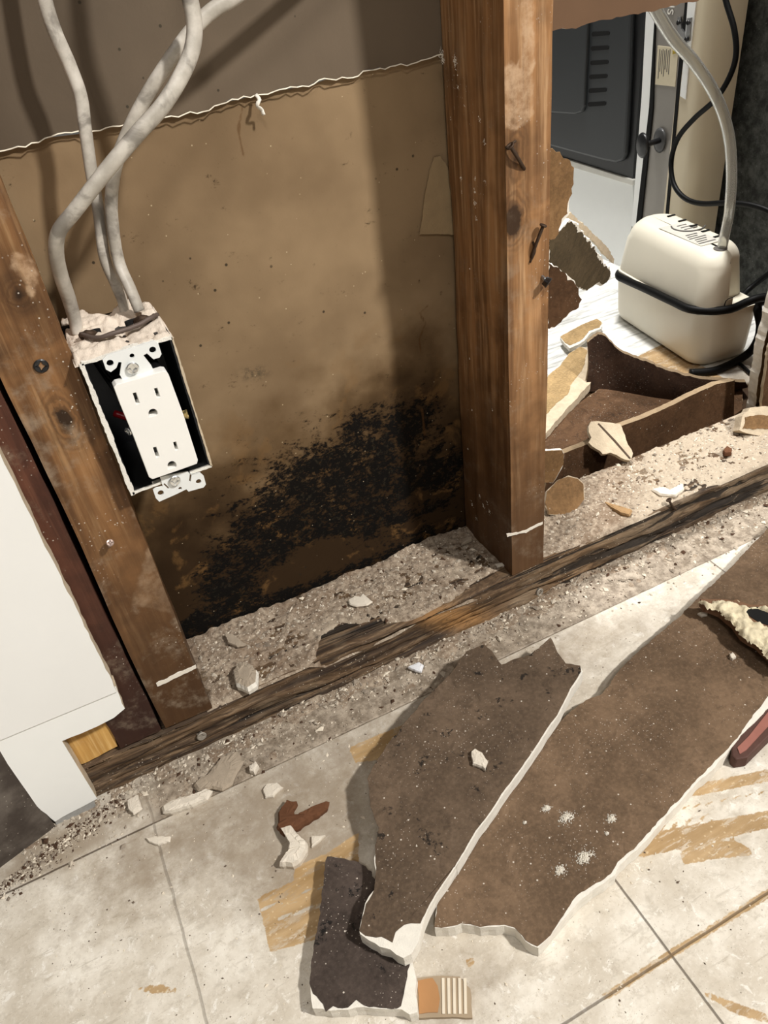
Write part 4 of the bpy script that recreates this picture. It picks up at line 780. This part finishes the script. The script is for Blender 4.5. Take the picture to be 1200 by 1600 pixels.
# curved torn board standing behind, bulging wall of paper
bot = [(905, 640), (940, 622), (985, 618), (1030, 628), (1080, 632), (1125, 628), (1155, 612)]
tp_ = [(917, 540), (938, 524), (968, 545), (1005, 560), (1040, 572), (1085, 583), (1168, 590)]
B0 = cr([Uz(*p, .004) for p in [(912, 612), (945, 612), (985, 618), (1030, 626), (1080, 630), (1125, 622), (1160, 606)]], 8)
zs = [.06, .067, .055, .048, .042, .034, .022]; T0 = cr([Uz(*p, z_) for p, z_ in zip([(918, 535), (940, 522), (968, 548), (1005, 563), (1040, 577), (1085, 590), (1165, 598)], zs)], 8)
nA = len(B0); V = []; K = 10
for k in range(K+1):
    v = k/K
    for i in range(nA): p = B0[i]*(1-v)+T0[i]*v; p = p+np.array([0, -.006*math.sin(v*math.pi), 0])+(.0012*rng.uniform(-1, 1) if k == K else 0)*np.array([0, 0, 1]); V.append(p)
M_ = len(V); V = V+[p+np.array([.002, .0045, .0015]) for p in V]; F = []; fm = []
for k in range(K):
    for i in range(nA-1):
        a_ = k*nA+i; F.append([a_, a_+1, a_+nA+1, a_+nA]); fm.append(0); F.append([M_+a_, M_+a_+1, M_+a_+nA+1, M_+a_+nA]); fm.append(1)
for i in range(nA-1): a_ = K*nA+i; F.append([a_, a_+1, M_+a_+1, M_+a_]); fm.append(1)
rG = empty('drywall_piece', np.mean(B0, axis=0), 'curved dark brown sheet of torn drywall standing in front of the white pump', 'drywall piece')
link('curled_sheet', V, F, [m_wet, m_edge], rG, smooth=False, fm=fm)
# remnant strip standing behind the plate
ps = [(858, 735), (872, 712), (882, 708), (915, 695), (955, 672), (1000, 655), (1040, 638), (1080, 618), (1120, 600), (1148, 594)]
P_ = [Uy(*p, .112) for p in ps]; P_ = P_+[np.array([P_[-1][0]+.012, .112, .002]), np.array([P_[0][0]-.01, .112, .002])]
rH = empty('drywall_strip', np.array([np.mean([p[0] for p in P_]), .112, 0]), 'brown drywall strip standing on edge right behind the sill plate', 'drywall strip')
slab('paper_face', P_, YN, .003, m_dbrown, rH, amp=.0005, side=m_edge, straight=(9, 10, 11)); slab('gypsum_core', [p+[0, .0031, -.0008] for p in P_], YN, .005, m_edge, rH, amp=.0005, straight=(9, 10, 11))  # shade on the strip's back-lit front is put into its dark paper colour
# chunk of torn white gypsum balanced on the strip
nC = np.array([-.15, -.62, .78]); cG = Z56([(480, 640), (500, 595), (560, 590), (640, 598), (770, 615), (800, 680), (830, 760), (880, 850), (895, 890), (870, 955), (820, 950), (740, 905), (680, 880), (610, 895), (550, 850), (480, 790), (505, 740), (480, 690)])
chk = board('torn white gypsum chunk with a dark line, bridging the strip and the sill plate', cG, None, 0, .006, .0012, seed=51, n=nC, p0=Uz(945, 690, .064), name='gypsum_chunk', cat='gypsum chunk', core_m=m_gypdirty)
slab('crack_line', [UP(*p, np.array(Uz(945, 690, .064))+nC*.0006, nC) for p in [(934, 662), (936, 661), (962, 688), (986, 716), (984, 717), (960, 690)]], nC, .0008, m_rust, chk)
# rounded brown paper piece beside the stud
board('round brown paper scrap leaning against the right side of the middle stud', T8([(50, 560), (110, 500), (160, 478), (210, 490), (240, 520), (245, 600), (200, 660), (150, 690), (60, 680), (40, 620)]), T8([(50, 560), (110, 500), (160, 480), (210, 492), (238, 520), (243, 600), (200, 658), (150, 688), (60, 678), (40, 620)]), 0, .004, .0007, pm=m_brown, seed=53, n=(-.1, -.75, .65), p0=Uz(890, 800, H+.003), name='paper_scrap', cat='paper scrap', core_m=m_gypdirty)
chip('white sliver stuck between the middle stud and the round paper scrap', T8([(35, 515), (60, 505), (105, 535), (60, 560), (35, 580)]), H+.02, .002) if False else None
board('dull brown board end between the middle stud and the standing strip', Z56([(60, 870), (230, 860), (250, 900), (240, 1000), (170, 1130), (140, 1170), (60, 1160)]), Z56([(60, 870), (230, 860), (250, 900), (240, 1000), (170, 1130), (140, 1170), (60, 1160)]), 0, .004, .0006, pm=m_brown, seed=55, n=YN, p0=(0, .093, 0), name='drywall_piece')
# right jamb: broken vertical drywall edge
jp = [Uy(*p, .089) for p in [(1180, 636), (1184, 600), (1190, 570), (1192, 545), (1200, 515), (1208, 485), (1220, 440)]]
jp = jp+[jp[-1]+np.array([.006, 0, .12]), np.array([jp[-1][0]+.012, .089, .459]), np.array([.655, .089, .459]), np.array([.655, .089, .003]), np.array([jp[0][0], .089, .003])]
for p in jp: p[2] = max(p[2], .003)
o = slab('wall_back', jp, YN, .0125, m_brown, side=m_gyp, amp=.0012, seed=61, straight=(8, 9, 10, 11))
o = slab('wall_back', [np.array(p) for p in [(.0125, D+.0005, .041), (.088, D+.0005, .30), (.090, D+.0005, .36), (.093, D+.0005, .459), (.0125, D+.0005, .459)]], YN, .012, m_brown, side=m_gyp, amp=.0012, seed=66, straight=(3, 4)); tagp(o, kind='structure'); tagp(o, kind='structure')
o = slab('wall_stud', [Uy(*p, .076) for p in [(1190, 642), (1194, 600), (1200, 560), (1208, 520), (1234, 400), (1300, 380), (1300, 640)]], YN, .004, m_dbrown, side=m_gypdirty, amp=.0012, seed=62); tagp(o, 'dusty brown board end standing at the far right edge of the opening', 'board')
o.name = 'board_end'
board('torn brown paper block with a pale ragged top at the right edge, on the plate', [(1155, 672), (1160, 650), (1172, 637), (1190, 635), (1230, 640), (1230, 690), (1200, 684), (1165, 676)], [(1160, 670), (1164, 652), (1185, 648), (1230, 652), (1230, 676), (1200, 670)], 0, .012, .0012, pm=m_brown, seed=63, n=(-.1, -.8, .6), p0=Uz(1180, 668, H+.008), core_m=m_gypdirty)

# ------------------------------------------------------------------ condensate pump
PO = np.array([.4455, .238]); PA = np.array([.115, .9934]); PB = np.array([.9934, -.115]); LA, LB = .205, .083
pump = empty('condensate_pump', (*(PO+PA*LA/2+PB*LB/2), 0), 'white plastic condensate pump on the floor behind the wall, cord wrapped round it', 'pump')
m_pump = plain('ivory_plastic', srgb(232, 226, 208), .38, var=.04, scale=30, spec=.45)
def ringpts(z, ins, r, notch=0.0, S_=14):
    """rounded rectangle in the pump's plan, inset by ins; notch cuts a slot into the short front side"""
    a0, a1, b0, b1 = ins, LA-ins, ins, LB-ins; out = []; r = min(r, (b1-b0)/2-.001)
    r0 = r
    for s in (0, 90, 180, 270):
        ca, cb = [(a1-r, b0+r), (a0+r, b0+r), (a0+r, b1-r), (a1-r, b1-r)][s//90]
        if s == 270: r = r0; ca, cb = a1-r, b1-r
        for j in range(S_+1):
            an = math.radians(s+90*j/S_); out.append((ca+r*math.cos(an), cb-r*math.sin(an) if False else cb+r*(-math.sin(an)), z))
        if s == 90:
            for u, bb_ in ((0, .036), (.12, .0385), (.5, .0395), (1, .0405)): out.append((a0+notch*u, bb_, z))
            a0 += notch; r0 = r; r = min(r, .012)
    return out
def loft(name, levels, mat, parent, smooth=True, topcap=True, botcap=True):
    R_ = [ringpts(*l) for l in levels]; N = len(R_[0]); V = [np.array([*(PO+PA*a+PB*b_), z]) for r in R_ for a, b_, z in r]; F = []
    for k in range(len(R_)-1):
        for i in range(N): F.append([k*N+i, k*N+(i+1) % N, (k+1)*N+(i+1) % N, (k+1)*N+i])
    if botcap: F.append(list(range(N))[::-1])
    if topcap: F.append([(len(R_)-1)*N+i for i in range(N)])
    o = link(name, V, F, mat, parent, smooth=True); m = o.modifiers.new('e', 'EDGE_SPLIT'); m.split_angle = math.radians(50); return o
loft('tank', [(.002, .006, .022), (.006, .002, .022), (.014, .0, .022), (.078, -.003, .022), (.080, .001, .022)], m_pump, pump)
lv = [(.079, -.0005, .022), (.082, -.001, .022), (.125, .004, .022)]
for k in range(1, 9): a_ = math.pi/2*k/8; lv.append((.125+.026*math.sin(a_), .004+.018*(1-math.cos(a_)), .028))
loft('motor_cover', [(z_, i_, r_, .030) for z_, i_, r_ in lv], m_pump, pump)
def pp(a, b_, z): return np.array([*(PO+PA*a+PB*b_), z])
ztop = .1518
m_label = plain('faded_grey_label', srgb(206, 202, 192), .5); m_ink = plain('grey_ink', srgb(96, 94, 90), .6)
lab = slab('label', [pp(.05, .022, ztop), pp(.135, .018, ztop), pp(.135, .052, ztop), pp(.05, .052, ztop)], UPN, .0006, m_label, pump)
for k in range(6):
    a_ = .056+k*.0065; b0_ = .024+(k % 3)*.002; slab('print_line', [pp(a_, b0_, ztop+.0004), pp(a_+.0022, b0_, ztop+.0004), pp(a_+.0022, .049-(k*5 % 3)*.004, ztop+.0004), pp(a_, .049-(k*5 % 3)*.004, ztop+.0004)], UPN, .0005, m_ink, lab)
arc = [pp(.118+.026*math.sin(a_)*.8, .052+.022*math.cos(a_), ztop+.0005) for a_ in np.linspace(2.6, 5.6, 12)]
tube('printed_arc', arc, .0011, m_ink, lab, k=2, seg=6)
for k in range(3):
    a_ = .108+k*.008; slab('print_line', [pp(a_, .040, ztop+.0004), pp(a_+.002, .040, ztop+.0004), pp(a_+.002, .06-k*.003, ztop+.0004), pp(a_, .06-k*.003, ztop+.0004)], UPN, .0005, m_ink, lab)
c_h = pp(.030, .036, ztop); slab('tube_hole', [c_h+np.array([*(PA*.0085*math.sin(q)+PB*.0085*math.cos(q)), 0]) for q in np.linspace(0, 6.28, 20)[:-1]], UPN, .0006, plain('hole_shadow', (.12, .11, .1), .6), pump)
for k in range(5):
    a_ = .165-k*.025; c0 = pp(a_, LB-.0245, ztop+.0005); slab('vent_slit', [c0-np.array([*(PB*.006), 0])+np.array([*(PA*.0018), 0]), c0+np.array([*(PB*.006), 0])+np.array([*(PA*.0018), 0]), c0+np.array([*(PB*.006), 0])-np.array([*(PA*.0018), 0]), c0-np.array([*(PB*.006), 0])-np.array([*(PA*.0018), 0])], UPN, .0008, m_dark, pump)
lt = [pp(-.0022, .030, .082), pp(-.0022, .030, .094), pp(-.0018, .041, .096), pp(-.0018, .041, .082)]
slab('latch', lt, (*(-PA), 0), .0025, m_pump, pump, bev=.0005)
tube('latch_outline', [pp(-.003, .029, .080), pp(-.003, .029, .095), pp(-.003, .042, .098)], .0006, m_dark, pump, k=3, seg=6)
# wrapped cord
loop = [p for p in ringpts(.080, -.006, .034)]; Cp = []
for a_, b_, z in loop[4:]: Cp.append(pp(a_, b_, .083-.010*min(1, a_/LA)-.0*b_))
Cp2 = [pp(a_, b_, .083-.010*min(1, a_/LA)) for a_, b_, z in loop[:38]]
cord = [Cp2[k] for k in range(10, 38, 3)]
cord = cord+[Uz(1150, 492, .075), Uz(1168, 472, .075), Uz(1188, 480, .07), Uz(1190, 505, .055), Uz(1183, 535, .03), Uz(1162, 557, .008), Uz(1120, 578, .005), Uz(1078, 582, .005)]
cord = [pp(.17, -.004, .071), pp(.12, -.0055, .076), pp(.06, -.0055, .080), pp(.025, -.004, .082), pp(.004, .012, .083), pp(-.007, .035, .084), pp(-.007, .058, .087), pp(-.010, .074, .090), pp(-.012, .086, .088), Uz(1184, 478, .075), Uz(1188, 510, .055), Uz(1182, 535, .035), Uz(1164, 556, .010), Uz(1120, 578, .0045), Uz(1078, 583, .0045)]
cord = [pp(LA+.0055, .05, .068), pp(LA+.003, .015, .068), pp(.19, -.003, .070)]+cord
o = tube('power_cord', cord, .0054, m_blackrub, k=10, seg=12); tagp(o, 'black power cord wrapped round the middle of the white pump', 'cord')
o = tube('power_cord', [Uz(1205, 425, .06), Uz(1185, 440, .045), Uz(1170, 452, .035), Uz(1160, 462, .03)], .004, m_blackrub, k=8); tagp(o, 'short black cord end coming down at the right edge behind the pump', 'cord')
o = tube('power_cord', [Uz(1148, 562, .004), Uz(1160, 572, .004), Uz(1172, 583, .004)], .0028, m_blackrub, k=8, rb=.002); tagp(o, 'short black cord tail on the floor in front of the pump corner', 'cord')
wc = [Ux(1128, -40, .56), Ux(1134, 0, .56), Ux(1147, 45, .56), Ux(1150, 85, .56), Ux(1140, 120, .555), Ux(1118, 155, .55), Ux(1085, 185, .55), Ux(1060, 215, .55), Ux(1049, 250, .55), Ux(1052, 285, .545), Ux(1068, 308, .54), Ux(1095, 318, .54), Ux(1140, 317, .54), Ux(1180, 322, .545), Ux(1215, 338, .55), Ux(1260, 380, .56)]
o = tube('power_cord', wc, .0035, m_blackrub, k=8); tagp(o, 'long black cord looping down against the dark wall behind the clear tube', 'cord')
# clear tube
t = NT('clear_vinyl'); t.col((.86, .86, .82)); t.rough(.12); t.b.inputs['Transmission Weight'].default_value = .82; t.b.inputs['IOR'].default_value = 1.35; m_clear = t.m
xt = .478
tb_ = [Uy(x_, y_, .245) for x_, y_ in [(1000, -30), (1024, 15), (1052, 60), (1085, 98), (1112, 138), (1130, 178), (1140, 220), (1143, 270), (1141, 315)]]+[pp(.030, .041, .19), pp(.030, .0395, .165), pp(.030, .039, .149)]
o = tube('clear_tube', tb_, .0062, m_clear, k=8, seg=20, inner=.0046); tagp(o, 'clear plastic drain tube rising from the pump to the top of the opening', 'tube')

# ------------------------------------------------------------------ appliance behind
AX = .60; ap = empty('kitchen_range', (AX+.2, .8, 0), 'white range with a black vented side panel and grey trim, in the room behind', 'appliance')
m_enam = plain('white_enamel', srgb(236, 238, 236), .25, var=.02, spec=.5); m_char = plain('charcoal_panel', srgb(40, 43, 45), .42, var=.06, scale=20, spec=.5); m_blk = plain('black_panel_edge', srgb(14, 15, 16), .35, var=.1, spec=.5)
m_grey = plain('grey_sheet_metal', srgb(142, 138, 132), .4, .35, .06, 60); m_beige = plain('beige_enamel', srgb(206, 194, 168), .3, var=.04, scale=30, spec=.5)
box('body', (AX+.006, .49, .0), (AX+.4, 1.3, .66), m_enam, ap)
Z0 = lambda poly: pts_in(poly, (840, 0), 3.3333)
def ax(poly, x): return [Ux(*p, x) for p in Z0(poly)]
XN = (-1, 0, 0)
fw_ = slab('lower_panel', ax([(60, 800), (495, 955), (500, 1115), (430, 1500), (-80, 1480)], AX+.001), XN, .006, m_enam, ap)
slab('bottom_lip', ax([(60, 795), (120, 820), (495, 938), (497, 968), (100, 848), (60, 832)], AX-.006), XN, .008, plain('silver_lip', srgb(196, 194, 186), .35, .3), ap, bev=.001)
bp = slab('black_side_panel', ax([(-200, 60), (565, -120), (560, 75), (495, 930), (495, 938), (-200, 735)], AX-.002), XN, .01, m_blk, ap)
slab('pressed_field', ax([(-200, 60), (490, -100), (476, 400), (462, 700), (455, 800), (440, 838), (405, 850), (330, 835), (-200, 690)], AX-.010), XN, .010, m_char, bp, bev=.004)
slab('raised_centre', ax([(-200, 60), (262, -40), (258, 130), (246, 400), (240, 550), (228, 585), (195, 597), (90, 590), (-200, 560)], AX-.016), XN, .01, m_char, bp, bev=.003)
for cx2, cy2 in [(328, 175), (324, 250), (321, 325), (316, 398), (312, 470), (309, 541)]:
    slab('vent_slot', [Ux(*p, AX-.0106) for p in Z0([(cx2-46, cy2-4), (cx2-40, cy2-9), (cx2+40, cy2-13), (cx2+47, cy2-8), (cx2+46, cy2+4), (cx2+40, cy2+9), (cx2-40, cy2+15), (cx2-47, cy2+8)])], XN, .004, m_dark, bp)
slab('frame_strip', ax([(566, -100), (620, -100), (612, 90), (590, 560), (519, 1180), (488, 1180), (540, 500), (562, 75)], AX-.012), XN, .014, m_enam, ap, bev=.001)
slab('gap_strip', ax([(610, -100), (640, -100), (612, 90), (600, 560), (535, 1180), (510, 1180), (580, 560), (608, 100)], AX-.0126), XN, .012, m_dark, ap)
gs = slab('grey_trim', ax([(618, -100), (790, -100), (765, 40), (735, 380), (664, 1180), (528, 1180), (583, 560), (612, 100)], AX-.010), XN, .012, m_grey, ap, bev=.0008)
slab('black_seam', ax([(775, -100), (802, -100), (770, 200), (745, 400), (674, 1180), (660, 1180), (730, 380), (765, 40)], AX-.0132), XN, .012, m_dark, ap)
slab('white_trim', ax([(790, -100), (835, -100), (822, 30), (790, 300), (770, 520), (740, 500), (760, 300), (778, 40)], AX-.0138), XN, .012, m_enam, ap, bev=.0006)
slab('hinge', ax([(728, 90), (745, 88), (748, 150), (762, 170), (770, 235), (745, 185), (728, 165)], AX-.016), XN, .004, m_steel, ap); slab('hinge', ax([(778, 95), (800, 92), (790, 215), (770, 225)], AX-.016), XN, .004, m_steel, ap)
for q in [(733, 118), (785, 118), (775, 205)]: screw(ap, Ux(*Z0([q])[0], AX-.018), XN, .003, m_black)
wl = slab('warning_label', ax([(625, 238), (712, 248), (732, 262), (716, 452), (612, 440)], AX-.0108), XN, .0008, plain('cream_label', srgb(206, 196, 170), .6), gs)
slab('warning_triangle', ax([(703, 262), (724, 276), (702, 284)], AX-.0114), XN, .0006, plain('yellow', srgb(160, 140, 50), .6), gs)
for k in range(7):
    x0 = 634+k*9; slab('print_line', ax([(x0, 256+(k % 2)*6), (x0+3, 256+(k % 2)*6), (x0-6, 410-(k*37 % 50)), (x0-9, 410-(k*37 % 50))], AX-.0112), XN, .0004, m_ink, gs)
# rounded beige corner post
Pt = ax([(830, -150), (815, 60), (770, 500), (700, 900), (664, 1180)], AX-.004); prof2 = []
yl, yr = Ux(*Z0([(740, 620)])[0], AX)[1], Ux(*Z0([(850, 620)])[0], AX)[1]
V = []; K = 18
for z_ in (.0, .66):
    for k in range(K+1): a_ = math.pi*.5*k/K; V.append((AX-.012+.05*(1-math.cos(a_)) if k else AX-.012, yl-(yl-yr-.012)-.03*math.sin(a_) if k else yl, z_))
    V.append((AX+.05, yl, z_))
n2 = K+2; F = [[i, (i+1) % n2, n2+(i+1) % n2, n2+i] for i in range(n2)]+[list(range(n2))[::-1], [n2+i for i in range(n2)]]
link('corner_post', V, F, m_beige, ap, smooth=True).modifiers.new('e', 'EDGE_SPLIT').split_angle = .7
# black suction hook
hk = Ux(*Z0([(555, 755)])[0], AX-.05); hb = Ux(*Z0([(640, 730)])[0], AX-.011)
V = []
tube('hook_stem', [hb, hk], .004, m_black, ap, k=3, seg=10)
for nm, c0, r0, tk in (('hook_knob', hk, .0135, .006), ('hook_pad', hb, .0135, .003)):
    V = []; S_ = 28
    for h, f_ in ((0, .7), (tk*.5, 1), (tk, .75), (tk*1.1, 0.05)):
        for j in range(S_): a_ = 2*math.pi*j/S_; V.append((c0[0]-h, c0[1]+r0*f_*math.cos(a_), c0[2]+r0*f_*math.sin(a_)*1.3))
    F = [[k*S_+j, k*S_+(j+1) % S_, (k+1)*S_+(j+1) % S_, (k+1)*S_+j] for k in range(3) for j in range(S_)]+[list(range(S_))[::-1]]
    link(nm, V, F, m_black if nm == 'hook_knob' else plain('smoky_rubber', (.06, .06, .06), .3), ap, smooth=True)
# lettering stamped on the grey trim
def letter(ch, zpx, size, x, rot):
    cu = bpy.data.curves.new('letter', 'FONT'); cu.body = ch; cu.size = size; cu.extrude = .0003; cu.align_x = 'CENTER'; cu.align_y = 'CENTER'
    tmp = bpy.data.objects.new('tmp', cu); COL.objects.link(tmp); bpy.context.view_layer.update(); me = bpy.data.meshes.new_from_object(tmp.evaluated_get(bpy.context.evaluated_depsgraph_get())); bpy.data.objects.remove(tmp)
    me.name = 'lettering'; me.materials.clear(); me.materials.append(plain('white_print', srgb(225, 222, 214), .6)); o = bpy.data.objects.new('lettering', me); COL.objects.link(o); o.parent = gs
    p = Ux(*Z0([zpx])[0], x); o.location = Vector(p)-ap.location; o.rotation_euler = (math.radians(90), math.radians(rot), math.radians(-90)); return o
letter('S', (690, 62), .016, AX-.0108, 90); letter('I', (698, 35), .014, AX-.0108, 90)
